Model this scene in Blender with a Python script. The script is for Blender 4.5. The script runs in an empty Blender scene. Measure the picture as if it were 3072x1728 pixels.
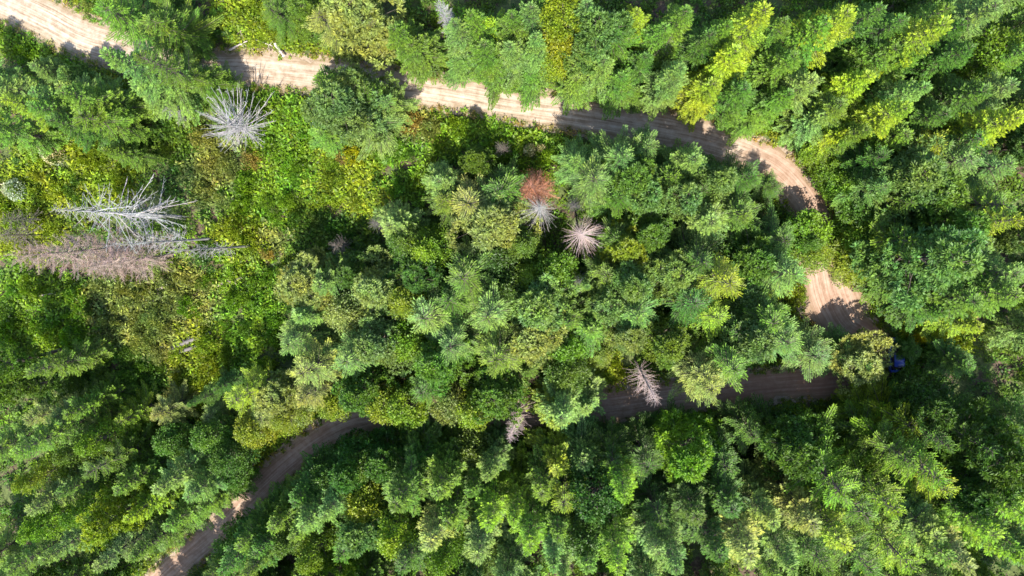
import bpy, math, random
import numpy as np
from mathutils import Matrix, Vector

CAM_AXES = [[0.997517, -0.007521, 0.070029], [-0.0, 0.994283, 0.106778], [-0.070431, -0.106513, 0.991814]]
ROAD = [(-77.9, 31.12, 2.3), (-73.8, 28.73, 2.3), (-69.92, 26.89, 2.4), (-65.53, 24.84, 2.4), (-61.42, 22.7, 2.4), (-57.0, 21.25, 2.2), (-51.56, 19.59, 2.0), (-45.86, 18.43, 1.85), (-40.67, 18.36, 1.85), (-35.54, 17.89, 1.85), (-30.95, 17.34, 1.8), (-25.38, 16.64, 1.8), (-20.36, 15.99, 1.75), (-17.86, 15.62, 1.75), (-11.4, 14.53, 1.7), (-5.48, 13.36, 1.8), (1.86, 12.23, 1.9), (9.13, 10.92, 2.0), (16.34, 9.48, 2.0), (21.62, 7.78, 1.9), (25.94, 5.75, 1.8), (28.88, 2.98, 1.8), (30.49, 0.48, 1.8), (31.59, -2.9, 1.9), (32.53, -6.79, 2.9), (33.35, -9.97, 3.6), (35.07, -13.16, 2.5), (37.55, -15.12, 1.9), (38.85, -17.25, 1.7), (37.54, -19.37, 1.7), (34.72, -20.43, 1.7), (31.37, -20.84, 1.7), (27.02, -21.22, 1.7), (22.15, -21.82, 1.7), (17.25, -22.53, 1.8), (12.29, -23.34, 1.9), (5.27, -24.52, 2.0), (-0.32, -25.21, 1.8), (-8.04, -25.37, 1.7), (-14.8, -25.51, 1.65), (-21.12, -26.02, 1.6), (-27.54, -27.44, 1.6), (-31.9, -29.71, 1.6), (-36.25, -33.1, 1.6), (-39.77, -36.3, 1.6), (-43.23, -39.64, 1.65), (-46.74, -43.14, 1.65), (-50.87, -46.71, 1.6), (-54.46, -50.02, 1.5), (-58.14, -53.95, 1.5), (-60.65, -57.01, 1.5)]
TREES = [
(-50.37, 22.43, 12.0, 3.45, 'c', 'G', 'medium mid green spruce up and right of the top left road'),
(-45.63, 21.35, 11.0, 3.45, 'c', 'G', 'second medium mid green spruce right of the top left road'),
(-41.15, 15.34, 9.6, 2.27, 'c', 'G', 'nearest small mid green spruce up and left of the sprawling silver snag'),
(-42.02, 15.29, 19.0, 2.76, 'c', 'G', 'tall mid green spruce down and right of the top left road'),
(-40.84, 15.33, 10.8, 2.16, 'c', 'G', 'second small mid green spruce up and left of the sprawling silver snag'),
(-45.58, 21.43, 3.0, 2.53, 'c', 'G', 'small mid green spruce above the sprawling silver snag'),
(-44.82, 21.34, 12.0, 2.76, 'c', 'G', 'nearest medium mid green spruce right of the top left road'),
(-45.87, 15.49, 18.0, 3.22, 'f', 'B', 'pale blue green fir whose tip crosses the top left road'),
(-47.9, 14.33, 11.0, 2.53, 'f', 'B', 'medium pale bluish green fir down and right of the top left road'),
(-52.59, 12.67, 16.0, 2.99, 'f', 'G', 'second medium mid green fir above the cream-flowering shrub'),
(-55.62, 14.14, 11.9, 2.26, 'f', 'B', 'medium pale bluish green fir below the top left road'),
(-56.68, 13.17, 14.4, 2.43, 'f', 'B', 'medium pale bluish green fir above the cream-flowering shrub'),
(-56.34, 11.64, 15.0, 2.53, 'f', 'G', 'nearest medium mid green fir above the cream-flowering shrub'),
(-60.09, 11.96, 14.0, 2.3, 'f', 'Y', 'medium yellow green fir up and left of the cream-flowering shrub'),
(-52.74, 10.63, 13.0, 2.99, 'c', 'G', 'medium mid green spruce up and right of the cream-flowering shrub'),
(-55.21, 10.3, 14.0, 2.53, 'f', 'D', 'medium dark green fir above the cream-flowering shrub'),
(-52.79, 7.38, 8.8, 2.02, 'f', 'G', 'small mid green fir right of the cream-flowering shrub'),
(-62.54, 17.58, 7.0, 1.89, 'f', 'B', 'small pale bluish green fir down and left of the top left road'),
(-25.06, 13.5, 15.3, 3.03, 'c', 'G', 'medium mid green spruce right of the road by the log debris'),
(-32.85, 23.3, 7.0, 2.3, 'c', 'G', 'small mid green spruce above the road by the log debris'),
(-22.02, 20.9, 15.0, 3.91, 'p', 'O', 'medium olive green pine left of the narrow grey snag at the top'),
(-25.29, 20.74, 14.0, 2.99, 'c', 'O', 'medium olive green spruce up and right of the road by the log debris'),
(-20.4, 20.39, 12.0, 2.3, 'c', 'O', 'medium olive green spruce left of the narrow grey snag at the top'),
(-16.7, 19.31, 15.0, 2.64, 'f', 'G', 'medium mid green fir left of the narrow grey snag at the top'),
(-15.72, 18.26, 12.0, 2.42, 'f', 'G', 'medium mid green fir down and left of the narrow grey snag at the top'),
(-10.43, 18.85, 16.0, 2.3, 'f', 'B', 'medium pale bluish green fir right of the narrow grey snag at the top'),
(-8.83, 19.66, 16.0, 2.53, 'f', 'G', 'medium mid green fir right of the narrow grey snag at the top'),
(-8.48, 17.14, 14.0, 2.53, 'f', 'G', 'nearest medium mid green fir down and right of the narrow grey snag at the top'),
(-7.51, 16.73, 7.0, 2.53, 'f', 'G', 'small mid green fir down and right of the narrow grey snag at the top'),
(-7.81, 17.22, 11.0, 2.3, 'f', 'G', 'second medium mid green fir down and right of the narrow grey snag at the top'),
(-11.95, 17.67, 6.0, 2.07, 'f', 'B', 'small pale bluish green fir down and right of the narrow grey snag at the top'),
(-8.17, 20.48, 13.0, 2.07, 'f', 'Y', 'medium yellow green fir right of the narrow grey snag at the top'),
(-29.06, 22.86, 9.0, 2.3, 'p', 'G', 'small mid green pine above the road by the log debris'),
(-23.18, 11.91, 16.0, 3.45, 'p', 'B', 'medium pale bluish green pine down and right of the road by the log debris'),
(-21.64, 10.53, 13.0, 3.22, 'c', 'B', 'medium pale bluish green spruce down and left of the mottled road shadow'),
(-21.04, 13.14, 12.0, 2.64, 'c', 'G', 'medium mid green spruce left of the mottled road shadow'),
(-23.01, 13.35, 14.0, 2.76, 'p', 'O', 'medium olive green pine left of the mottled road shadow'),
(-27.91, 9.4, 7.2, 2.29, 'f', 'G', 'small mid green fir above the bright meadow thicket'),
(-19.8, 12.66, 10.0, 2.3, 'c', 'B', 'small pale bluish green spruce down and left of the mottled road shadow'),
(-0.52, 19.68, 19.0, 2.53, 'b', 'Y', 'tall yellow column shaped leafy tree at the top edge'),
(-0.14, 18.55, 13.0, 2.53, 'b', 'Y', 'medium yellow green leafy tree below the tall yellow column tree'),
(-1.0, 17.27, 9.0, 2.3, 'b', 'Y', 'small yellow green leafy tree below the tall yellow column tree'),
(-3.24, 19.65, 17.0, 2.3, 'f', 'B', 'tall pale bluish green fir up and left of the tall yellow column tree'),
(-2.73, 17.81, 15.0, 2.3, 'f', 'B', 'nearest medium pale bluish green fir down and left of the tall yellow column tree'),
(-3.51, 16.0, 6.0, 2.42, 'f', 'G', 'small mid green fir down and left of the tall yellow column tree'),
(3.31, 19.14, 17.0, 2.99, 'p', 'B', 'tall pale bluish green pine right of the tall yellow column tree'),
(5.7, 18.25, 16.0, 2.76, 'c', 'G', 'medium mid green spruce right of the tall yellow column tree'),
(7.71, 20.19, 15.0, 2.3, 'f', 'Y', 'medium yellow green fir right of the tall yellow column tree'),
(4.72, 15.67, 14.0, 2.53, 'f', 'B', 'second medium pale bluish green fir down and right of the tall yellow column tree'),
(1.22, 15.3, 7.0, 2.42, 'f', 'G', 'small mid green fir below the tall yellow column tree'),
(6.32, 14.46, 12.0, 2.3, 'f', 'G', 'medium mid green fir up and left of the shaded upper road bend'),
(2.65, 17.03, 15.0, 2.53, 'f', 'B', 'nearest medium pale bluish green fir down and right of the tall yellow column tree'),
(-5.0, 17.4, 14.0, 2.42, 'f', 'B', 'second medium pale bluish green fir down and left of the tall yellow column tree'),
(-5.33, 19.49, 15.0, 2.42, 'f', 'G', 'medium mid green fir left of the tall yellow column tree'),
(2.54, 20.09, 17.0, 2.42, 'f', 'B', 'tall pale bluish green fir up and right of the tall yellow column tree'),
(9.7, 18.43, 15.0, 2.53, 'f', 'G', 'medium mid green fir left of the diagonal yellow ridge fir'),
(11.65, 19.35, 17.0, 2.53, 'f', 'G', 'second tall mid green fir left of the diagonal yellow ridge fir'),
(11.22, 14.35, 17.0, 2.64, 'f', 'B', 'tall pale bluish green fir up and right of the shaded upper road bend'),
(11.62, 13.56, 11.0, 2.07, 'f', 'B', 'medium pale bluish green fir above the shaded upper road bend'),
(18.36, 18.08, 21.0, 2.88, 'f', 'Y', 'tall yellow green fir on the long diagonal ridge near the top'),
(16.64, 15.57, 17.0, 2.99, 'f', 'Y', 'tall yellow green fir down and left of the diagonal yellow ridge fir'),
(15.33, 13.15, 13.0, 2.64, 'f', 'Y', 'medium yellow green fir down and left of the diagonal yellow ridge fir'),
(15.66, 12.77, 10.0, 2.3, 'f', 'Y', 'small yellow green fir up and right of the shaded upper road bend'),
(18.28, 12.54, 14.0, 2.64, 'f', 'G', 'medium mid green fir below the diagonal yellow ridge fir'),
(21.66, 10.95, 7.0, 2.53, 'f', 'G', 'small mid green fir below the diagonal yellow ridge fir'),
(14.76, 17.58, 15.0, 2.64, 'f', 'D', 'medium dark green fir left of the diagonal yellow ridge fir'),
(16.18, 18.16, 17.0, 2.64, 'f', 'G', 'nearest tall mid green fir left of the diagonal yellow ridge fir'),
(8.54, 16.45, 12.0, 2.3, 'f', 'D', 'medium dark green fir above the shaded upper road bend'),
(8.53, 14.04, 5.0, 1.95, 'f', 'G', 'nearest small mid green fir up and left of the shaded upper road bend'),
(6.9, 14.34, 8.0, 1.84, 'f', 'G', 'second small mid green fir up and left of the shaded upper road bend'),
(9.03, 7.4, 11.2, 2.67, 'c', 'B', 'medium pale bluish green spruce below the shaded upper road bend'),
(5.91, 6.01, 16.0, 3.25, 'c', 'B', 'medium pale bluish green spruce down and left of the shaded upper road bend'),
(3.62, 3.84, 15.0, 3.05, 'c', 'B', 'medium pale bluish green spruce above the pink grey star-shaped snag'),
(13.17, 5.5, 16.0, 2.64, 'f', 'B', 'medium pale bluish green fir down and right of the shaded upper road bend'),
(7.63, 4.02, 15.0, 3.05, 'p', 'G', 'medium mid green pine below the shaded upper road bend'),
(11.78, 4.06, 14.0, 2.84, 'c', 'G', 'medium mid green spruce down and right of the shaded upper road bend'),
(19.64, 4.09, 13.0, 2.84, 'c', 'D', 'medium dark green spruce left of the reddish road bend'),
(16.78, 3.19, 15.0, 2.84, 'p', 'B', 'medium pale bluish green pine left of the reddish road bend'),
(14.84, 2.47, 13.0, 2.44, 'c', 'D', 'medium dark green spruce down and right of the shaded upper road bend'),
(23.91, 3.31, 7.0, 1.73, 'c', 'D', 'small dark green spruce left of the reddish road bend'),
(2.04, 5.8, 13.0, 2.44, 'c', 'B', 'medium pale bluish green spruce up and right of the russet dead conifer'),
(26.35, 18.48, 20.0, 2.99, 'f', 'Y', "tall yellow green fir left of the top edge's right third"),
(23.97, 17.67, 18.0, 2.76, 'f', 'G', "tall mid green fir left of the top edge's right third"),
(22.94, 15.32, 16.0, 2.76, 'f', 'G', 'nearest medium mid green fir down and right of the diagonal yellow ridge fir'),
(24.51, 13.24, 15.0, 2.76, 'f', 'B', 'medium pale bluish green fir down and right of the diagonal yellow ridge fir'),
(33.51, 16.69, 21.0, 2.99, 'f', 'Y', 'tall yellow green fir left of the top right corner'),
(35.66, 19.01, 18.0, 2.76, 'f', 'G', 'tall mid green fir left of the top right corner'),
(31.48, 17.96, 18.0, 2.76, 'f', 'D', "tall dark green fir down and right of the top edge's right third"),
(31.8, 16.29, 16.0, 2.76, 'f', 'G', "nearest medium mid green fir down and right of the top edge's right third"),
(34.05, 15.52, 16.0, 2.53, 'f', 'G', "second medium mid green fir down and right of the top edge's right third"),
(34.74, 12.72, 17.0, 2.76, 'f', 'B', "tall pale bluish green fir down and right of the top edge's right third"),
(40.1, 19.14, 17.0, 2.99, 'f', 'B', 'tall pale bluish green fir left of the top right corner'),
(43.39, 16.39, 14.0, 2.99, 'b', 'L', 'medium bright lime green leafy tree below the top right corner'),
(38.79, 15.44, 16.0, 2.76, 'f', 'D', 'nearest medium dark green fir down and left of the top right corner'),
(42.75, 12.07, 17.0, 2.76, 'f', 'B', 'tall pale bluish green fir below the top right corner'),
(39.78, 11.73, 16.0, 2.99, 'f', 'D', 'medium dark green fir below the top right corner'),
(32.31, 10.09, 18.0, 2.76, 'f', 'Y', "tall yellow green fir below the top edge's right third"),
(30.49, 8.7, 14.0, 2.23, 'f', 'G', 'nearest medium mid green fir up and right of the reddish road bend'),
(29.77, 8.67, 11.0, 2.03, 'f', 'Y', 'medium yellow green fir up and right of the reddish road bend'),
(42.8, 8.53, 18.0, 3.12, 'f', 'Y', 'tall yellow green fir below the top right corner'),
(41.39, 7.53, 15.0, 3.12, 'c', 'D', "medium dark green spruce above the far right edge's middle"),
(37.84, 7.28, 14.0, 2.99, 'c', 'Y', "medium yellow green spruce up and left of the far right edge's middle"),
(35.87, 4.04, 16.0, 3.38, 'p', 'B', "medium pale bluish green pine up and left of the far right edge's middle"),
(33.04, 5.63, 13.0, 2.44, 'c', 'D', 'medium dark green spruce up and right of the reddish road bend'),
(39.84, 5.54, 16.0, 3.25, 'c', 'B', "medium pale bluish green spruce up and left of the far right edge's middle"),
(43.58, 4.58, 16.0, 3.25, 'c', 'B', "medium pale bluish green spruce above the far right edge's middle"),
(28.06, 10.98, 14.0, 2.64, 'f', 'G', 'second medium mid green fir up and right of the reddish road bend'),
(29.82, 13.17, 15.0, 2.76, 'f', 'Y', "medium yellow green fir below the top edge's right third"),
(27.31, 10.19, 12.0, 2.3, 'f', 'B', 'medium pale bluish green fir above the reddish road bend'),
(23.11, 12.07, 13.0, 2.3, 'f', 'G', 'second medium mid green fir down and right of the diagonal yellow ridge fir'),
(21.74, 18.24, 17.0, 2.53, 'f', 'G', 'tall mid green fir right of the diagonal yellow ridge fir'),
(29.29, 19.07, 18.0, 2.64, 'f', 'D', "tall dark green fir right of the top edge's right third"),
(37.5, 10.04, 15.0, 2.64, 'f', 'D', 'second medium dark green fir down and left of the top right corner'),
(34.83, 8.39, 13.0, 2.86, 'f', 'G', 'third medium mid green fir up and right of the reddish road bend'),
(43.72, 15.96, 15.0, 2.53, 'f', 'G', 'nearest medium mid green fir below the top right corner'),
(38.07, 17.74, 17.0, 2.64, 'f', 'D', 'tall dark green fir left of the top right corner'),
(31.11, 4.88, 6.0, 2.23, 'b', 'L', 'small bright lime green leafy tree up and right of the reddish road bend'),
(32.53, 3.03, 8.0, 2.44, 'b', 'L', 'small bright lime green leafy tree right of the reddish road bend'),
(28.83, 7.31, 6.0, 1.83, 'b', 'Y', 'small yellow green leafy tree above the reddish road bend'),
(32.74, 2.79, 14.0, 2.44, 'c', 'B', 'medium pale bluish green spruce right of the reddish road bend'),
(35.52, 1.59, 14.0, 3.12, 'c', 'G', 'medium mid green spruce right of the reddish road bend'),
(38.78, 1.95, 15.0, 3.12, 'p', 'G', "second medium mid green pine up and left of the far right edge's middle"),
(33.91, 0.64, 9.0, 2.99, 'b', 'G', 'small mid green leafy tree right of the reddish road bend'),
(36.64, -4.28, 19.0, 4.16, 'p', 'B', "tall pale bluish green pine left of the far right edge's middle"),
(35.29, -2.76, 15.0, 3.38, 'c', 'G', 'medium mid green spruce above the lemon yellow bush'),
(43.51, -0.75, 18.0, 3.25, 'c', 'Y', "tall yellow green spruce above the far right edge's middle"),
(43.47, 1.15, 16.0, 3.25, 'c', 'G', "medium mid green spruce above the far right edge's middle"),
(39.9, -0.77, 16.0, 3.38, 'p', 'G', "nearest medium mid green pine up and left of the far right edge's middle"),
(43.81, -5.64, 18.0, 3.38, 'f', 'B', "tall pale bluish green fir below the far right edge's middle"),
(43.97, -7.73, 18.0, 3.38, 'f', 'G', "tall mid green fir below the far right edge's middle"),
(40.83, -8.79, 16.0, 3.38, 'f', 'G', 'medium mid green fir up and right of the lemon yellow bush'),
(37.66, -8.06, 7.0, 2.18, 'f', 'G', 'small mid green fir up and left of the lemon yellow bush'),
(42.34, -5.91, 15.0, 3.12, 'f', 'D', "medium dark green fir down and left of the far right edge's middle"),
(35.24, -4.56, 7.2, 3.43, 'b', 'Y', 'second small yellow green leafy tree up and right of the hairpin turnout'),
(28.34, -2.32, 7.2, 2.93, 'b', 'L', 'small bright lime green leafy tree below the reddish road bend'),
(35.31, -2.15, 9.0, 3.38, 'b', 'L', 'small bright lime green leafy tree up and right of the hairpin turnout'),
(35.46, -5.72, 1.0, 3.12, 'b', 'Y', 'nearest small yellow green leafy tree up and right of the hairpin turnout'),
(34.46, -2.32, 3.0, 2.86, 'b', 'L', 'small bright lime green leafy tree down and right of the reddish road bend'),
(28.85, -4.59, 7.0, 2.6, 'b', 'Y', 'small yellow green leafy tree above the hairpin turnout'),
(28.61, -3.51, 8.0, 2.08, 'b', 'G', 'small mid green leafy tree above the hairpin turnout'),
(44.34, -11.77, 10.8, 2.37, 'f', 'Y', 'small yellow green fir right of the lemon yellow bush'),
(43.43, -12.92, 4.2, 1.66, 'f', 'Y', 'small yellow green fir above the lemon yellow bush'),
(35.12, -16.95, 8.1, 3.18, 'p', 'O', 'small olive green pine down and left of the half hidden blue vehicle'),
(33.04, -15.95, 6.0, 2.86, 'c', 'B', 'small pale bluish green spruce left of the half hidden blue vehicle'),
(40.15, -13.35, 0.0, 2.08, 'p', 'O', 'small olive green pine above the half hidden blue vehicle'),
(28.44, -15.64, 10.0, 3.12, 'c', 'B', 'small pale bluish green spruce below the hairpin turnout'),
(23.31, -6.34, 16.0, 3.64, 'c', 'B', 'medium pale bluish green spruce up and left of the hairpin turnout'),
(21.6, -4.96, 13.0, 3.12, 'p', 'G', 'medium mid green pine up and left of the hairpin turnout'),
(23.74, -13.4, 15.0, 3.38, 'c', 'B', 'medium pale bluish green spruce down and left of the hairpin turnout'),
(24.07, -2.92, 12.0, 2.99, 'c', 'D', 'medium dark green spruce below the reddish road bend'),
(41.87, -16.07, 3.9, 1.73, 'f', 'D', 'small dark green fir right of the half hidden blue vehicle'),
(40.44, -10.37, 12.0, 2.86, 'f', 'D', 'medium dark green fir up and right of the lemon yellow bush'),
(6.24, 1.66, 13.0, 2.64, 'c', 'G', 'medium mid green spruce up and right of the pink grey star-shaped snag'),
(9.41, 1.63, 14.0, 2.84, 'p', 'B', 'medium pale bluish green pine below the shaded upper road bend'),
(13.48, 1.2, 15.0, 2.74, 'p', 'B', 'medium pale bluish green pine down and right of the shaded upper road bend'),
(15.92, -0.8, 15.0, 3.25, 'f', 'B', 'medium pale bluish green fir left of the reddish road bend'),
(18.98, 0.0, 13.0, 3.38, 'c', 'G', 'medium mid green spruce left of the reddish road bend'),
(7.47, -3.6, 12.0, 2.99, 'p', 'Y', 'medium yellow green pine right of the pink grey star-shaped snag'),
(6.27, -2.58, 11.0, 2.73, 'c', 'G', 'medium mid green spruce right of the pink grey star-shaped snag'),
(9.76, -2.11, 12.0, 3.12, 'p', 'G', 'medium mid green pine right of the pink grey star-shaped snag'),
(16.1, -6.99, 18.0, 3.38, 'c', 'Y', 'tall yellow green spruce left of the hairpin turnout'),
(14.44, -4.79, 16.0, 3.64, 'c', 'D', 'medium dark green spruce down and left of the reddish road bend'),
(13.75, -9.09, 14.0, 3.38, 'c', 'D', 'medium dark green spruce up and right of the pale snag over the lower road'),
(11.63, -6.19, 14.0, 3.12, 'p', 'B', 'medium pale bluish green pine right of the pink grey star-shaped snag'),
(7.85, -7.15, 15.0, 3.25, 'p', 'B', 'nearest medium pale bluish green pine down and right of the pink grey star-shaped snag'),
(8.11, -10.27, 15.0, 3.38, 'c', 'B', 'medium pale bluish green spruce above the pale snag over the lower road'),
(5.66, -9.86, 12.0, 2.73, 'p', 'B', 'second medium pale bluish green pine down and right of the pink grey star-shaped snag'),
(16.48, -10.9, 13.0, 2.86, 'c', 'Y', 'medium yellow green spruce up and right of the pale snag over the lower road'),
(-0.39, -6.08, 11.0, 2.86, 'b', 'L', 'medium bright lime green leafy tree down and left of the pink grey star-shaped snag'),
(-2.0, -10.37, 15.0, 3.9, 'p', 'B', 'medium pale bluish green pine down and left of the pink grey star-shaped snag'),
(-2.65, -13.74, 14.0, 3.38, 'p', 'O', 'medium olive green pine above the lower pale pink snag'),
(1.0, -15.16, 11.0, 2.6, 'b', 'L', 'medium bright lime green leafy tree left of the pale snag over the lower road'),
(4.66, -17.59, 3.6, 2.0, 'b', 'Y', 'small yellow green leafy tree left of the pale snag over the lower road'),
(8.18, -13.14, 13.0, 2.99, 'p', 'O', 'medium olive green pine above the pale snag over the lower road'),
(11.82, -13.76, 14.0, 2.99, 'p', 'G', 'medium mid green pine up and right of the pale snag over the lower road'),
(16.27, -18.35, 15.0, 2.86, 'c', 'O', 'second medium olive green spruce right of the pale snag over the lower road'),
(17.96, -15.77, 16.0, 3.38, 'c', 'G', 'medium mid green spruce right of the pale snag over the lower road'),
(20.14, -13.45, 15.0, 3.38, 'p', 'B', 'medium pale bluish green pine down and left of the hairpin turnout'),
(22.37, -11.52, 14.0, 3.25, 'c', 'G', 'medium mid green spruce down and left of the hairpin turnout'),
(19.02, -12.57, 13.0, 3.12, 'c', 'D', 'medium dark green spruce left of the hairpin turnout'),
(1.38, -11.21, 12.0, 2.86, 'c', 'G', 'medium mid green spruce below the pink grey star-shaped snag'),
(3.61, -13.11, 11.0, 2.86, 'f', 'G', 'medium mid green fir up and left of the pale snag over the lower road'),
(0.58, -18.31, 12.0, 2.86, 'b', 'G', 'medium mid green leafy tree up and right of the lower pale pink snag'),
(15.63, -17.12, 14.0, 2.99, 'c', 'O', 'nearest medium olive green spruce right of the pale snag over the lower road'),
(5.25, -6.49, 11.0, 2.86, 'c', 'G', 'medium mid green spruce down and right of the pink grey star-shaped snag'),
(-14.97, -4.34, 12.0, 2.99, 'b', 'L', 'medium bright lime green leafy tree left of the lone dark fallen log'),
(-17.82, -3.04, 12.0, 2.86, 'b', 'G', 'medium mid green leafy tree left of the lone dark fallen log'),
(-13.51, 3.82, 11.0, 2.6, 'f', 'B', 'medium pale bluish green fir up and left of the lone dark fallen log'),
(-7.52, -0.83, 14.0, 3.9, 'p', 'O', 'medium olive green pine up and right of the lone dark fallen log'),
(-9.75, 1.27, 13.0, 3.64, 'c', 'O', 'medium olive green spruce above the lone dark fallen log'),
(-6.43, 2.55, 12.0, 3.38, 'c', 'G', 'medium mid green spruce left of the russet dead conifer'),
(-12.66, 1.52, 11.0, 2.86, 'c', 'G', 'medium mid green spruce up and left of the lone dark fallen log'),
(-18.76, -1.08, 12.0, 2.86, 'f', 'B', 'medium pale bluish green fir left of the lone dark fallen log'),
(-17.71, -9.94, 13.0, 3.12, 'b', 'Y', 'medium yellow green leafy tree down and left of the lone dark fallen log'),
(-20.78, -8.66, 13.0, 3.25, 'p', 'O', 'medium olive green pine down and left of the lone dark fallen log'),
(-14.25, -10.92, 15.0, 3.9, 'c', 'B', 'medium pale bluish green spruce down and left of the lone dark fallen log'),
(-10.17, -6.65, 15.0, 3.64, 'c', 'G', 'nearest medium mid green spruce below the lone dark fallen log'),
(-12.0, -9.45, 13.0, 3.38, 'c', 'G', 'second medium mid green spruce below the lone dark fallen log'),
(-16.12, -6.97, 12.0, 3.12, 'p', 'D', 'medium dark green pine down and left of the lone dark fallen log'),
(-24.03, -7.11, 11.0, 2.86, 'p', 'D', 'medium dark green pine below the bright meadow thicket'),
(-26.9, -7.71, 12.0, 2.86, 'f', 'B', 'medium pale bluish green fir below the bright meadow thicket'),
(-29.86, -8.04, 12.0, 3.12, 'p', 'O', 'medium olive green pine below the bright meadow thicket'),
(-29.53, -11.54, 12.0, 2.99, 'f', 'B', 'medium pale bluish green fir right of the left dark grey logs'),
(-25.29, -11.19, 11.0, 3.12, 'b', 'O', 'medium olive green leafy tree below the bright meadow thicket'),
(-30.37, -14.53, 13.0, 3.12, 'c', 'B', 'medium pale bluish green spruce right of the left dark grey logs'),
(-28.27, -17.42, 14.0, 3.25, 'c', 'O', 'second medium olive green spruce above the dark lower left road'),
(-23.88, -16.24, 15.0, 3.38, 'c', 'B', 'medium pale bluish green spruce above the dark lower left road'),
(-20.63, -14.64, 14.0, 3.25, 'p', 'B', 'medium pale bluish green pine up and right of the dark lower left road'),
(-18.03, -14.56, 12.0, 2.6, 'b', 'L', 'medium bright lime green leafy tree down and left of the lone dark fallen log'),
(-13.46, -16.72, 15.0, 3.38, 'p', 'G', 'second medium mid green pine up and left of the lower pale pink snag'),
(-11.72, -13.89, 15.0, 3.25, 'c', 'B', 'medium pale bluish green spruce up and left of the lower pale pink snag'),
(-7.66, -10.85, 15.0, 3.38, 'c', 'B', 'medium pale bluish green spruce below the lone dark fallen log'),
(-7.05, -15.54, 15.0, 3.38, 'c', 'G', 'medium mid green spruce above the lower pale pink snag'),
(-7.51, -4.87, 10.0, 3.12, 'b', 'D', 'small dark green leafy tree down and right of the lone dark fallen log'),
(-9.2, -7.2, 9.0, 2.86, 'b', 'D', 'small dark green leafy tree below the lone dark fallen log'),
(-4.39, -3.52, 10.0, 2.6, 'b', 'G', 'small mid green leafy tree right of the lone dark fallen log'),
(-3.49, -7.07, 10.0, 2.6, 'b', 'L', 'small bright lime green leafy tree down and left of the pink grey star-shaped snag'),
(-5.65, -8.76, 11.0, 2.86, 'b', 'D', 'medium dark green leafy tree down and right of the lone dark fallen log'),
(-63.67, -24.52, 11.0, 2.76, 'c', 'O', "medium olive green spruce up and right of the left edge's lower third"),
(-60.43, -24.26, 10.0, 2.64, 'c', 'B', "small pale bluish green spruce up and right of the left edge's lower third"),
(-57.07, -26.4, 10.0, 2.64, 'c', 'O', "small olive green spruce right of the left edge's lower third"),
(-53.14, -24.9, 9.0, 2.53, 'c', 'Y', 'small yellow green spruce down and left of the left dark grey logs'),
(-49.23, -24.63, 8.0, 2.53, 'c', 'O', 'small olive green spruce down and left of the left dark grey logs'),
(-36.59, -20.77, 13.0, 2.76, 'c', 'Y', 'medium yellow green spruce down and right of the left dark grey logs'),
(-42.71, -24.98, 8.0, 2.3, 'c', 'B', 'small pale bluish green spruce below the left dark grey logs'),
(-60.22, -25.75, 17.0, 2.76, 'f', 'G', "tall mid green fir below the left edge's lower third"),
(-56.84, -27.76, 15.0, 2.53, 'b', 'G', "medium mid green leafy tree down and right of the left edge's lower third"),
(-53.15, -29.06, 15.0, 2.53, 'c', 'G', "medium mid green spruce down and right of the left edge's lower third"),
(-55.14, -26.67, 14.0, 2.53, 'b', 'L', "medium bright lime green leafy tree right of the left edge's lower third"),
(-48.31, -28.01, 9.0, 2.53, 'b', 'G', "second small mid green leafy tree up and left of the lower road's sunlit spot"),
(-52.62, -29.86, 11.0, 2.53, 'b', 'G', "medium mid green leafy tree right of the left edge's lower third"),
(-39.85, -29.38, 12.0, 2.53, 'b', 'D', "medium dark green leafy tree up and left of the lower road's sunlit spot"),
(-42.18, -26.93, 11.0, 2.53, 'b', 'G', "medium mid green leafy tree up and left of the lower road's sunlit spot"),
(-45.31, -30.93, 15.0, 2.76, 'f', 'B', "second medium pale bluish green fir left of the lower road's sunlit spot"),
(-42.21, -31.96, 14.0, 2.76, 'f', 'B', "nearest medium pale bluish green fir left of the lower road's sunlit spot"),
(-51.68, -35.33, 17.0, 2.76, 'p', 'Y', 'tall yellow green pine right of the bottom left corner'),
(-48.27, -33.59, 15.0, 2.76, 'f', 'Y', "medium yellow green fir left of the lower road's sunlit spot"),
(-56.14, -35.03, 16.0, 2.53, 'b', 'L', 'medium bright lime green leafy tree up and right of the bottom left corner'),
(-60.64, -36.57, 17.0, 2.53, 'b', 'L', 'tall bright lime green leafy tree above the bottom left corner'),
(-60.28, -33.52, 16.0, 2.76, 'f', 'B', 'medium pale bluish green fir above the bottom left corner'),
(-57.2, -38.71, 18.0, 2.76, 'f', 'B', 'nearest tall pale bluish green fir right of the bottom left corner'),
(-51.01, -39.02, 17.0, 2.76, 'f', 'B', 'second tall pale bluish green fir right of the bottom left corner'),
(-47.63, -38.53, 15.0, 2.76, 'f', 'G', "second medium mid green fir down and left of the lower road's sunlit spot"),
(-45.16, -36.32, 13.0, 2.53, 'f', 'G', "second medium mid green fir left of the lower road's sunlit spot"),
(-42.37, -34.74, 11.0, 2.3, 'f', 'G', "nearest medium mid green fir left of the lower road's sunlit spot"),
(-61.99, -31.24, 16.0, 2.53, 'b', 'Y', "medium yellow green leafy tree below the left edge's lower third"),
(-57.67, -32.47, 15.0, 2.53, 'f', 'D', 'medium dark green fir up and right of the bottom left corner'),
(-50.2, -31.25, 14.0, 2.53, 'f', 'G', "medium mid green fir down and right of the left edge's lower third"),
(-40.11, -32.68, 9.0, 2.18, 'b', 'G', "nearest small mid green leafy tree up and left of the lower road's sunlit spot"),
(-46.48, -50.6, 17.0, 2.76, 'f', 'D', 'third tall dark green fir down and right of the bottom left corner'),
(-49.59, -53.75, 17.0, 2.76, 'f', 'D', 'second tall dark green fir down and right of the bottom left corner'),
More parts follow.
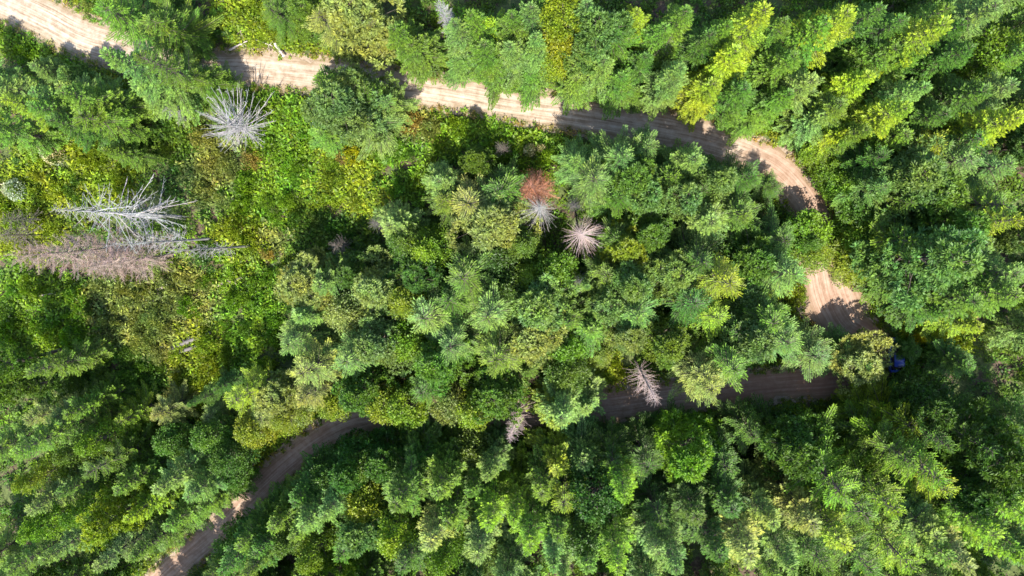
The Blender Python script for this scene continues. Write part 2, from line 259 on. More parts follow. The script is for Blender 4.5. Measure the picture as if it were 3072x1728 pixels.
(-43.98, -47.52, 17.0, 2.64, 'f', 'D', "tall dark green fir down and left of the lower road's sunlit spot"),
(-41.48, -44.15, 6.8, 1.62, 'f', 'G', "small mid green fir below the lower road's sunlit spot"),
(-52.17, -56.91, 17.0, 2.76, 'f', 'G', 'tall mid green fir down and right of the bottom left corner'),
(-35.1, -37.09, 13.0, 2.3, 'f', 'D', "nearest medium dark green fir below the lower road's sunlit spot"),
(-47.93, -49.04, 17.0, 2.53, 'f', 'D', 'nearest tall dark green fir down and right of the bottom left corner'),
(-35.89, -37.16, 15.0, 2.53, 'f', 'G', "medium mid green fir below the lower road's sunlit spot"),
(-36.82, -39.17, 17.0, 2.53, 'f', 'D', "tall dark green fir below the lower road's sunlit spot"),
(-33.37, -37.54, 15.0, 2.86, 'f', 'D', "medium dark green fir down and right of the lower road's sunlit spot"),
(-29.86, -32.72, 13.0, 2.86, 'f', 'D', "medium dark green fir right of the lower road's sunlit spot"),
(-29.41, -35.77, 15.0, 2.86, 'f', 'G', 'medium mid green fir up and left of the bottom edge left of centre'),
(-27.98, -31.12, 11.0, 2.86, 'b', 'D', 'medium dark green leafy tree below the dark lower left road'),
(-26.41, -30.18, 7.0, 2.86, 'b', 'D', 'small dark green leafy tree down and right of the dark lower left road'),
(-39.25, -40.98, 16.0, 2.42, 'f', 'G', "nearest medium mid green fir down and left of the lower road's sunlit spot"),
(-34.57, -39.54, 17.0, 2.42, 'f', 'G', "tall mid green fir below the lower road's sunlit spot"),
(-32.11, -35.41, 14.0, 2.6, 'f', 'G', "medium mid green fir down and right of the lower road's sunlit spot"),
(-33.29, -21.77, 10.0, 3.12, 'p', 'O', 'small olive green pine up and left of the dark lower left road'),
(-35.27, -24.03, 9.0, 2.86, 'c', 'O', 'small olive green spruce up and left of the dark lower left road'),
(-36.84, -25.84, 11.0, 2.53, 'b', 'Y', 'medium yellow green leafy tree left of the dark lower left road'),
(-28.75, -20.39, 13.0, 2.86, 'c', 'O', 'nearest medium olive green spruce above the dark lower left road'),
(-23.3, -20.51, 13.0, 2.86, 'p', 'G', 'medium mid green pine up and right of the dark lower left road'),
(-20.73, -22.65, 11.0, 2.73, 'b', 'Y', 'medium yellow green leafy tree up and right of the dark lower left road'),
(-17.49, -22.53, 13.0, 2.73, 'b', 'Y', 'medium yellow green leafy tree right of the dark lower left road'),
(-15.21, -20.13, 13.0, 2.99, 'c', 'G', 'medium mid green spruce left of the lower pale pink snag'),
(-9.91, -22.5, 13.0, 2.73, 'b', 'Y', 'medium yellow green leafy tree left of the lower pale pink snag'),
(-12.74, -22.18, 12.0, 2.6, 'b', 'O', 'medium olive green leafy tree left of the lower pale pink snag'),
(-7.7, -20.43, 13.0, 2.99, 'p', 'G', 'nearest medium mid green pine up and left of the lower pale pink snag'),
(-33.34, -24.47, 9.0, 2.47, 'b', 'Y', 'small yellow green leafy tree up and left of the dark lower left road'),
(-27.01, -22.89, 9.0, 2.47, 'b', 'Y', 'small yellow green leafy tree up and right of the dark lower left road'),
(-23.92, -29.69, 14.0, 3.12, 'p', 'D', 'nearest medium dark green pine right of the dark lower left road'),
(-20.84, -28.94, 12.0, 2.86, 'p', 'D', 'second medium dark green pine right of the dark lower left road'),
(-22.92, -29.63, 12.0, 3.12, 'b', 'G', 'second medium mid green leafy tree down and right of the dark lower left road'),
(-25.3, -31.59, 12.0, 2.99, 'b', 'G', 'nearest medium mid green leafy tree down and right of the dark lower left road'),
(-22.95, -33.45, 13.0, 2.99, 'b', 'Y', 'medium yellow green leafy tree up and right of the bottom edge left of centre'),
(-32.65, -34.9, 11.0, 2.6, 'f', 'G', "medium mid green fir right of the lower road's sunlit spot"),
(-34.66, -37.17, 11.0, 2.34, 'f', 'Y', "medium yellow green fir down and right of the lower road's sunlit spot"),
(-25.69, -32.64, 15.0, 2.86, 'f', 'B', 'second medium pale bluish green fir above the bottom edge left of centre'),
(-27.77, -34.32, 15.0, 2.86, 'f', 'B', 'nearest medium pale bluish green fir above the bottom edge left of centre'),
(-16.84, -30.14, 19.0, 4.16, 'f', 'G', 'tall mid green fir up and right of the bottom edge left of centre'),
(-13.44, -29.8, 16.0, 3.64, 'f', 'G', 'medium mid green fir down and left of the lower pale pink snag'),
(-10.35, -28.4, 10.0, 2.86, 'b', 'G', 'small mid green leafy tree down and left of the lower pale pink snag'),
(-7.62, -28.65, 14.0, 2.86, 'f', 'B', 'medium pale bluish green fir down and left of the lower pale pink snag'),
(-11.74, -32.87, 16.0, 3.38, 'f', 'G', "medium mid green fir up and left of the bottom edge's middle"),
(-13.75, -35.14, 17.0, 3.38, 'f', 'O', "tall olive green fir left of the bottom edge's middle"),
(-17.9, -36.01, 16.0, 2.99, 'b', 'Y', 'medium yellow green leafy tree right of the bottom edge left of centre'),
(-7.37, -32.92, 17.0, 2.86, 'f', 'L', "tall bright lime green fir up and left of the bottom edge's middle"),
(-3.26, -35.35, 18.0, 2.86, 'f', 'L', "tall bright lime green fir up and right of the bottom edge's middle"),
(-4.43, -32.63, 16.0, 2.86, 'f', 'L', "medium bright lime green fir above the bottom edge's middle"),
(-31.74, -37.99, 14.0, 2.86, 'b', 'G', 'medium mid green leafy tree up and left of the bottom edge left of centre'),
(-28.17, -39.46, 15.0, 2.86, 'b', 'L', 'medium bright lime green leafy tree left of the bottom edge left of centre'),
(-22.19, -36.44, 15.0, 3.12, 'p', 'B', 'medium pale bluish green pine up and right of the bottom edge left of centre'),
(-16.38, -37.7, 17.0, 3.12, 'f', 'D', 'tall dark green fir right of the bottom edge left of centre'),
(-12.92, -38.02, 17.0, 2.99, 'b', 'L', "tall bright lime green leafy tree left of the bottom edge's middle"),
(-8.5, -36.64, 18.0, 3.12, 'f', 'B', "tall pale bluish green fir left of the bottom edge's middle"),
(-38.88, -39.98, 13.0, 2.53, 'b', 'G', "medium mid green leafy tree below the lower road's sunlit spot"),
(-24.48, -37.92, 15.0, 2.99, 'c', 'G', 'medium mid green spruce up and right of the bottom edge left of centre'),
(-16.27, -28.83, 12.0, 2.99, 'c', 'D', 'medium dark green spruce left of the lower pale pink snag'),
(-9.84, -30.99, 14.0, 2.86, 'f', 'D', 'medium dark green fir down and left of the lower pale pink snag'),
(-34.63, -40.24, 14.0, 2.53, 'f', 'D', "second medium dark green fir below the lower road's sunlit spot"),
(-41.3, -41.92, 5.2, 1.47, 'b', 'G', "small mid green leafy tree below the lower road's sunlit spot"),
(3.03, -21.83, 10.2, 2.87, 'f', 'B', 'small pale bluish green fir left of the shaded lower road'),
(2.64, -27.77, 12.0, 3.25, 'f', 'B', 'medium pale bluish green fir up and left of the lime tipped fir'),
(0.59, -21.88, 15.0, 3.12, 'f', 'B', 'medium pale bluish green fir right of the lower pale pink snag'),
(-0.37, -22.26, 13.0, 2.86, 'f', 'Y', 'medium yellow green fir right of the lower pale pink snag'),
(-0.22, -28.38, 13.0, 2.86, 'f', 'Y', 'medium yellow green fir down and right of the lower pale pink snag'),
(6.96, -29.27, 19.0, 2.86, 'f', 'L', 'fir with lime tips pointing down over a brown gap'),
(5.92, -27.44, 15.0, 2.86, 'c', 'D', 'medium dark green spruce up and left of the lime tipped fir'),
(14.07, -26.22, 17.0, 3.64, 'p', 'L', 'tall bright lime green pine up and right of the lime tipped fir'),
(14.27, -26.24, 9.0, 3.12, 'c', 'D', 'second small dark green spruce down and right of the shaded lower road'),
(9.91, -27.55, 15.0, 3.12, 'c', 'D', 'medium dark green spruce up and right of the lime tipped fir'),
(11.4, -26.52, 5.6, 2.52, 'c', 'D', 'nearest small dark green spruce down and right of the shaded lower road'),
(0.66, -30.92, 16.0, 2.99, 'c', 'Y', 'medium yellow green spruce left of the lime tipped fir'),
(-1.49, -29.86, 15.0, 2.86, 'f', 'G', 'medium mid green fir down and right of the lower pale pink snag'),
(3.92, -31.0, 18.0, 3.38, 'b', 'D', 'nearest tall dark green leafy tree down and left of the lime tipped fir'),
(2.77, -34.55, 17.0, 3.12, 'b', 'D', 'second tall dark green leafy tree down and left of the lime tipped fir'),
(-0.16, -33.78, 17.0, 2.86, 'f', 'G', "tall mid green fir up and right of the bottom edge's middle"),
(6.36, -36.19, 19.0, 2.86, 'f', 'L', 'tall bright lime green fir below the lime tipped fir'),
(10.09, -35.08, 18.0, 3.12, 'f', 'B', 'tall pale bluish green fir down and right of the lime tipped fir'),
(11.97, -36.19, 19.0, 3.12, 'f', 'B', 'tall pale bluish green fir left of the bottom edge right of centre'),
(15.89, -34.35, 19.0, 3.9, 'f', 'D', 'tall dark green fir left of the bottom edge right of centre'),
(19.42, -34.22, 19.0, 3.9, 'f', 'O', 'nearest tall olive green fir above the bottom edge right of centre'),
(18.22, -30.57, 17.0, 3.64, 'f', 'D', 'tall dark green fir above the bottom edge right of centre'),
(14.62, -31.54, 17.0, 3.38, 'f', 'D', 'tall dark green fir up and left of the bottom edge right of centre'),
(10.71, -32.13, 16.0, 3.12, 'c', 'D', 'medium dark green spruce down and right of the lime tipped fir'),
(21.57, -31.69, 18.0, 3.38, 'f', 'O', 'second tall olive green fir above the bottom edge right of centre'),
(18.02, -27.05, 14.0, 3.12, 'c', 'D', 'medium dark green spruce right of the lime tipped fir'),
(21.68, -24.92, 11.0, 2.86, 'c', 'D', 'medium dark green spruce right of the shaded lower road'),
(3.17, -37.08, 18.0, 2.86, 'f', 'G', "tall mid green fir right of the bottom edge's middle"),
(-0.55, -36.78, 18.0, 2.86, 'f', 'B', "tall pale bluish green fir right of the bottom edge's middle"),
(37.48, -22.65, 13.0, 3.77, 'c', 'Y', 'medium yellow green spruce below the half hidden blue vehicle'),
(36.09, -23.27, 8.0, 3.12, 'c', 'Y', 'small yellow green spruce below the half hidden blue vehicle'),
(36.94, -22.79, 4.0, 2.6, 'c', 'D', 'second small dark green spruce down and left of the half hidden blue vehicle'),
(28.37, -26.89, 18.0, 3.9, 'c', 'L', 'tall bright lime green spruce up and right of the bottom edge right of centre'),
(25.93, -25.65, 16.0, 3.38, 'p', 'D', 'medium dark green pine up and right of the bottom edge right of centre'),
(24.87, -24.6, 13.0, 3.12, 'c', 'D', 'medium dark green spruce above the bottom edge right of centre'),
(36.38, -25.25, 20.0, 3.9, 'c', 'L', 'tall bright lime green spruce down and left of the mint tipped fir'),
(34.37, -24.67, 18.0, 3.38, 'c', 'G', 'tall mid green spruce down and left of the mint tipped fir'),
(33.02, -29.19, 19.0, 3.64, 'c', 'L', 'tall bright lime green spruce up and left of the bottom right corner'),
(38.14, -27.01, 19.0, 2.86, 'c', 'Y', 'tall yellow green spruce up and left of the bottom right corner'),
(44.79, -16.64, 9.0, 2.37, 'f', 'D', 'small dark green fir down and right of the lemon yellow bush'),
(42.14, -22.85, 18.0, 3.38, 'c', 'D', 'tall dark green spruce below the mint tipped fir'),
(44.26, -24.83, 19.0, 3.38, 'p', 'D', 'tall dark green pine below the mint tipped fir'),
(44.4, -28.38, 20.0, 3.38, 'f', 'L', 'tall bright lime green fir above the bottom right corner'),
(41.86, -30.46, 20.0, 3.38, 'f', 'L', 'tall bright lime green fir up and left of the bottom right corner'),
(41.74, -27.73, 18.0, 3.38, 'p', 'D', 'tall dark green pine above the bottom right corner'),
(36.93, -31.52, 19.0, 3.38, 'f', 'B', 'tall pale bluish green fir left of the bottom right corner'),
(39.66, -33.43, 21.0, 3.64, 'f', 'O', 'tall olive green fir left of the bottom right corner'),
(34.32, -33.76, 20.0, 3.12, 'c', 'L', 'tall bright lime green spruce left of the bottom right corner'),
(31.47, -35.44, 19.0, 3.38, 'c', 'G', 'second tall mid green spruce right of the bottom edge right of centre'),
(28.63, -32.42, 19.0, 3.38, 'f', 'Y', 'tall yellow green fir right of the bottom edge right of centre'),
(25.83, -31.17, 17.0, 3.64, 'f', 'O', 'tall olive green fir up and right of the bottom edge right of centre'),
(23.35, -34.91, 19.0, 3.38, 'f', 'B', 'nearest tall pale bluish green fir right of the bottom edge right of centre'),
(30.47, -30.14, 18.0, 3.38, 'c', 'G', 'tall mid green spruce up and right of the bottom edge right of centre'),
(44.09, -32.66, 21.0, 3.38, 'f', 'L', 'tall bright lime green fir right of the bottom right corner'),
(43.38, -31.2, 20.0, 3.38, 'c', 'D', 'tall dark green spruce above the bottom right corner'),
(26.85, -35.2, 19.0, 3.12, 'c', 'G', 'nearest tall mid green spruce right of the bottom edge right of centre'),
(39.33, -22.87, 17.0, 3.12, 'c', 'D', 'tall dark green spruce down and left of the mint tipped fir'),
(40.05, -20.91, 14.0, 2.99, 'p', 'D', 'medium dark green pine left of the mint tipped fir'),
(34.6, -17.24, 8.4, 2.27, 'c', 'D', 'nearest small dark green spruce down and left of the half hidden blue vehicle'),
(37.99, -33.01, 20.0, 3.25, 'f', 'G', 'tall mid green fir left of the bottom right corner'),
(53.89, -8.23, 16.5, 2.4, 'f', 'B', "tall pale bluish green fir down and right of the far right edge's middle"),
(48.14, 11.42, 16.4, 2.4, 'f', 'G', 'second medium mid green fir below the top right corner'),
(47.81, -43.97, 16.7, 2.4, 'f', 'O', 'tall olive green fir below the bottom right corner'),
(-47.61, 25.9, 7.2, 1.47, 'f', 'G', 'small mid green fir up and right of the top left road'),
(-58.91, 16.59, 6.9, 1.52, 'p', 'B', 'small pale bluish green pine below the top left road'),
(-36.21, -45.59, 14.3, 2.4, 'p', 'D', 'medium dark green pine down and left of the bottom edge left of centre'),
(57.8, 6.37, 14.8, 2.4, 'p', 'G', "medium mid green pine up and right of the far right edge's middle"),
(-38.66, -50.85, 18.9, 2.4, 'p', 'G', 'nearest tall mid green pine down and left of the bottom edge left of centre'),
(-29.38, -49.76, 19.0, 2.4, 'p', 'G', 'nearest tall mid green pine below the bottom edge left of centre'),
(-19.33, -46.39, 18.7, 2.4, 'f', 'G', 'second tall mid green fir down and right of the bottom edge left of centre'),
(-70.47, -48.24, 15.3, 2.4, 'f', 'B', 'medium pale bluish green fir down and left of the bottom left corner'),
(-46.47, -56.07, 15.4, 2.4, 'p', 'D', 'medium dark green pine down and right of the bottom left corner'),
(61.6, -49.84, 14.2, 2.4, 'f', 'D', 'medium dark green fir down and right of the bottom right corner'),
(28.48, -38.98, 14.5, 2.14, 'p', 'B', 'medium pale bluish green pine right of the bottom edge right of centre'),
(41.47, -39.38, 17.1, 2.4, 'f', 'G', 'tall mid green fir down and left of the bottom right corner'),
(-69.52, -55.73, 16.2, 2.4, 'f', 'B', 'medium pale bluish green fir below the bottom left corner'),
(-60.34, -50.38, 16.3, 2.4, 'f', 'G', 'medium mid green fir below the bottom left corner'),
(35.16, 22.56, 14.5, 2.4, 'p', 'D', "medium dark green pine up and right of the top edge's right third"),
(-65.4, -17.66, 17.8, 2.4, 'p', 'G', "tall mid green pine up and left of the left edge's lower third"),
(-64.31, 9.7, 17.7, 2.4, 'f', 'G', 'tall mid green fir left of the cream-flowering shrub'),
(47.32, -52.05, 15.7, 2.4, 'f', 'G', 'medium mid green fir below the bottom right corner'),
(54.13, 5.78, 15.9, 2.4, 'f', 'G', "medium mid green fir up and right of the far right edge's middle"),
(-9.45, -40.17, 16.5, 2.13, 'p', 'B', "tall pale bluish green pine left of the bottom edge's middle"),
(-24.96, -53.76, 18.1, 2.4, 'p', 'G', 'second tall mid green pine below the bottom edge left of centre'),
(-62.18, -20.05, 12.5, 2.11, 'p', 'G', "medium mid green pine above the left edge's lower third"),
(-13.4, -56.25, 16.0, 2.4, 'p', 'G', "second medium mid green pine down and left of the bottom edge's middle"),
(44.59, -36.68, 16.1, 2.13, 'p', 'G', 'medium mid green pine down and left of the bottom right corner'),
(52.76, -46.7, 16.1, 2.4, 'p', 'D', 'medium dark green pine down and right of the bottom right corner'),
(-61.3, -45.67, 14.2, 2.4, 'f', 'G', 'medium mid green fir down and right of the bottom left corner'),
(-72.73, -43.66, 14.7, 2.4, 'f', 'G', 'medium mid green fir left of the bottom left corner'),
(-57.14, -22.84, 12.1, 2.56, 'f', 'G', "medium mid green fir up and right of the left edge's lower third"),
(-68.07, -44.11, 14.3, 2.4, 'f', 'G', 'medium mid green fir down and left of the bottom left corner'),
(-68.89, 16.77, 15.0, 2.4, 'f', 'B', 'medium pale bluish green fir left of the top left road'),
(53.87, 10.32, 16.6, 2.4, 'p', 'G', 'tall mid green pine down and right of the top right corner'),
(53.31, -38.53, 17.0, 2.4, 'f', 'B', 'tall pale bluish green fir right of the bottom right corner'),
(10.17, -41.53, 18.9, 2.4, 'f', 'B', 'tall pale bluish green fir below the lime tipped fir'),
(49.54, 20.68, 18.7, 2.4, 'f', 'G', 'tall mid green fir right of the top right corner'),
(9.56, -47.96, 17.7, 2.4, 'f', 'B', 'second tall pale bluish green fir down and left of the bottom edge right of centre'),
(33.17, -42.98, 16.6, 2.4, 'f', 'B', 'second tall pale bluish green fir right of the bottom edge right of centre'),
(-26.82, -56.98, 15.1, 2.4, 'f', 'G', 'medium mid green fir below the bottom edge left of centre'),
(-3.79, -56.45, 16.3, 2.4, 'p', 'B', "medium pale bluish green pine below the bottom edge's middle"),
(-5.91, -42.2, 17.2, 2.4, 'f', 'B', "tall pale bluish green fir below the bottom edge's middle"),
(52.06, -23.94, 16.1, 2.4, 'f', 'G', 'medium mid green fir down and right of the mint tipped fir'),
(44.94, 22.53, 16.2, 2.4, 'f', 'B', 'medium pale bluish green fir up and right of the top right corner'),
(-59.53, -17.77, 14.8, 2.34, 'f', 'G', "medium mid green fir above the left edge's lower third"),
(53.16, -13.08, 16.1, 2.4, 'f', 'B', 'medium pale bluish green fir up and right of the mint tipped fir'),
(-25.18, 24.72, 9.2, 1.68, 'p', 'G', 'small mid green pine up and right of the road by the log debris'),
(-62.19, -40.6, 16.6, 2.46, 'f', 'G', 'tall mid green fir below the bottom left corner'),
(10.53, -54.22, 16.2, 2.4, 'f', 'B', 'medium pale bluish green fir down and left of the bottom edge right of centre'),
(-3.83, -18.41, 7.6, 1.82, 'f', 'G', 'small mid green fir above the lower pale pink snag'),
(47.83, 16.13, 16.6, 2.4, 'f', 'D', 'tall dark green fir down and right of the top right corner'),
(55.68, -34.35, 16.3, 2.4, 'f', 'D', 'nearest medium dark green fir right of the bottom right corner'),
(-34.35, -48.68, 18.2, 2.4, 'f', 'G', 'second tall mid green fir down and left of the bottom edge left of centre'),
(-2.05, 23.18, 12.4, 1.99, 'f', 'G', 'medium mid green fir above the tall yellow column tree'),
(32.19, -49.36, 16.5, 2.4, 'p', 'B', 'second tall pale bluish green pine down and right of the bottom edge right of centre'),
(-17.93, -55.91, 14.6, 2.4, 'f', 'G', 'second medium mid green fir down and right of the bottom edge left of centre'),
(-40.85, -20.55, 9.5, 1.43, 'f', 'D', 'small dark green fir down and right of the left dark grey logs'),
(48.61, -2.04, 17.6, 2.4, 'p', 'B', "tall pale bluish green pine right of the far right edge's middle"),
(54.23, -52.86, 16.1, 2.4, 'f', 'G', 'medium mid green fir down and right of the bottom right corner'),
(4.8, -51.35, 18.8, 2.4, 'f', 'B', "tall pale bluish green fir down and right of the bottom edge's middle"),
(23.46, -38.69, 14.7, 2.43, 'f', 'G', 'nearest medium mid green fir right of the bottom edge right of centre'),
(-22.99, 24.74, 8.4, 1.75, 'p', 'G', 'small mid green pine left of the narrow grey snag at the top'),
(59.03, -37.25, 15.7, 2.4, 'f', 'D', 'second medium dark green fir right of the bottom right corner'),
(50.11, -8.29, 17.9, 2.4, 'p', 'G', "tall mid green pine down and right of the far right edge's middle"),
(2.72, -8.34, 11.1, 1.61, 'f', 'B', 'medium pale bluish green fir below the pink grey star-shaped snag'),
(0.76, -39.94, 15.0, 2.25, 'f', 'B', "medium pale bluish green fir right of the bottom edge's middle"),
(-34.46, -55.57, 16.7, 2.4, 'f', 'G', 'third tall mid green fir down and left of the bottom edge left of centre'),
(-67.72, -28.12, 16.0, 2.4, 'f', 'G', "medium mid green fir down and left of the left edge's lower third"),
(40.09, -43.01, 16.8, 2.4, 'f', 'L', 'tall bright lime green fir down and left of the bottom right corner'),
(-29.55, -44.89, 16.6, 2.4, 'f', 'G', 'nearest tall mid green fir down and left of the bottom edge left of centre'),
(50.75, -27.27, 15.2, 2.4, 'f', 'D', 'medium dark green fir down and right of the mint tipped fir'),
(29.33, -42.29, 16.2, 2.4, 'f', 'G', 'second medium mid green fir right of the bottom edge right of centre'),
(-9.56, 5.95, 12.0, 2.02, 'p', 'G', 'medium mid green pine up and left of the russet dead conifer'),
(16.19, -48.43, 17.4, 2.4, 'p', 'B', 'tall pale bluish green pine down and left of the bottom edge right of centre'),
(49.65, 7.23, 16.0, 2.4, 'p', 'B', "medium pale bluish green pine above the far right edge's middle"),
(58.17, 10.71, 17.9, 2.4, 'f', 'G', 'tall mid green fir down and right of the top right corner'),
(19.44, -46.27, 17.0, 2.4, 'f', 'G', 'tall mid green fir below the bottom edge right of centre'),
(-42.41, -21.9, 12.4, 1.6, 'f', 'D', 'medium dark green fir below the left dark grey logs'),
(36.82, -48.64, 18.6, 2.4, 'p', 'G', 'tall mid green pine down and left of the bottom right corner'),
(50.89, -51.09, 15.3, 2.4, 'p', 'B', 'medium pale bluish green pine below the bottom right corner'),
(-71.25, -21.4, 15.3, 2.4, 'p', 'G', "medium mid green pine up and left of the left edge's lower third"),
(40.1, -55.54, 16.1, 2.4, 'f', 'B', 'medium pale bluish green fir down and left of the bottom right corner'),
(5.37, -42.74, 15.0, 2.4, 'p', 'G', "medium mid green pine right of the bottom edge's middle"),
(-26.89, -43.03, 14.7, 2.4, 'p', 'L', 'medium bright lime green pine below the bottom edge left of centre'),
(27.91, -47.02, 18.7, 2.4, 'p', 'B', 'nearest tall pale bluish green pine down and right of the bottom edge right of centre'),
(-64.9, 14.88, 12.6, 1.97, 'f', 'B', 'medium pale bluish green fir down and left of the top left road'),
(-23.04, -48.31, 18.6, 2.4, 'f', 'G', 'nearest tall mid green fir down and right of the bottom edge left of centre'),
(-14.42, -49.91, 15.8, 2.4, 'p', 'G', "nearest medium mid green pine down and left of the bottom edge's middle"),
(-23.83, -44.57, 14.9, 2.4, 'f', 'G', 'nearest medium mid green fir down and right of the bottom edge left of centre'),
(-4.28, -47.2, 14.8, 2.4, 'f', 'B', "medium pale bluish green fir below the bottom edge's middle"),
(48.01, -47.32, 17.5, 2.4, 'p', 'B', 'tall pale bluish green pine below the bottom right corner'),
(53.29, 17.82, 18.3, 2.4, 'f', 'D', 'tall dark green fir right of the top right corner'),
(58.58, -21.1, 16.5, 2.4, 'f', 'D', 'tall dark green fir right of the mint tipped fir'),
(-65.73, -55.76, 16.3, 2.4, 'p', 'B', 'medium pale bluish green pine below the bottom left corner'),
(-35.09, -52.33, 18.1, 2.4, 'p', 'G', 'second tall mid green pine down and left of the bottom edge left of centre'),
(5.78, -55.07, 14.3, 2.4, 'f', 'B', "medium pale bluish green fir down and right of the bottom edge's middle"),
(-64.03, -47.21, 18.4, 2.4, 'p', 'G', 'tall mid green pine below the bottom left corner'),
(14.23, -45.88, 17.5, 2.4, 'f', 'B', 'nearest tall pale bluish green fir down and left of the bottom edge right of centre'),
(1.09, 22.38, 8.3, 1.87, 'f', 'B', 'small pale bluish green fir up and right of the tall yellow column tree'),
(-11.07, -47.4, 17.7, 2.4, 'f', 'G', "tall mid green fir down and left of the bottom edge's middle")]
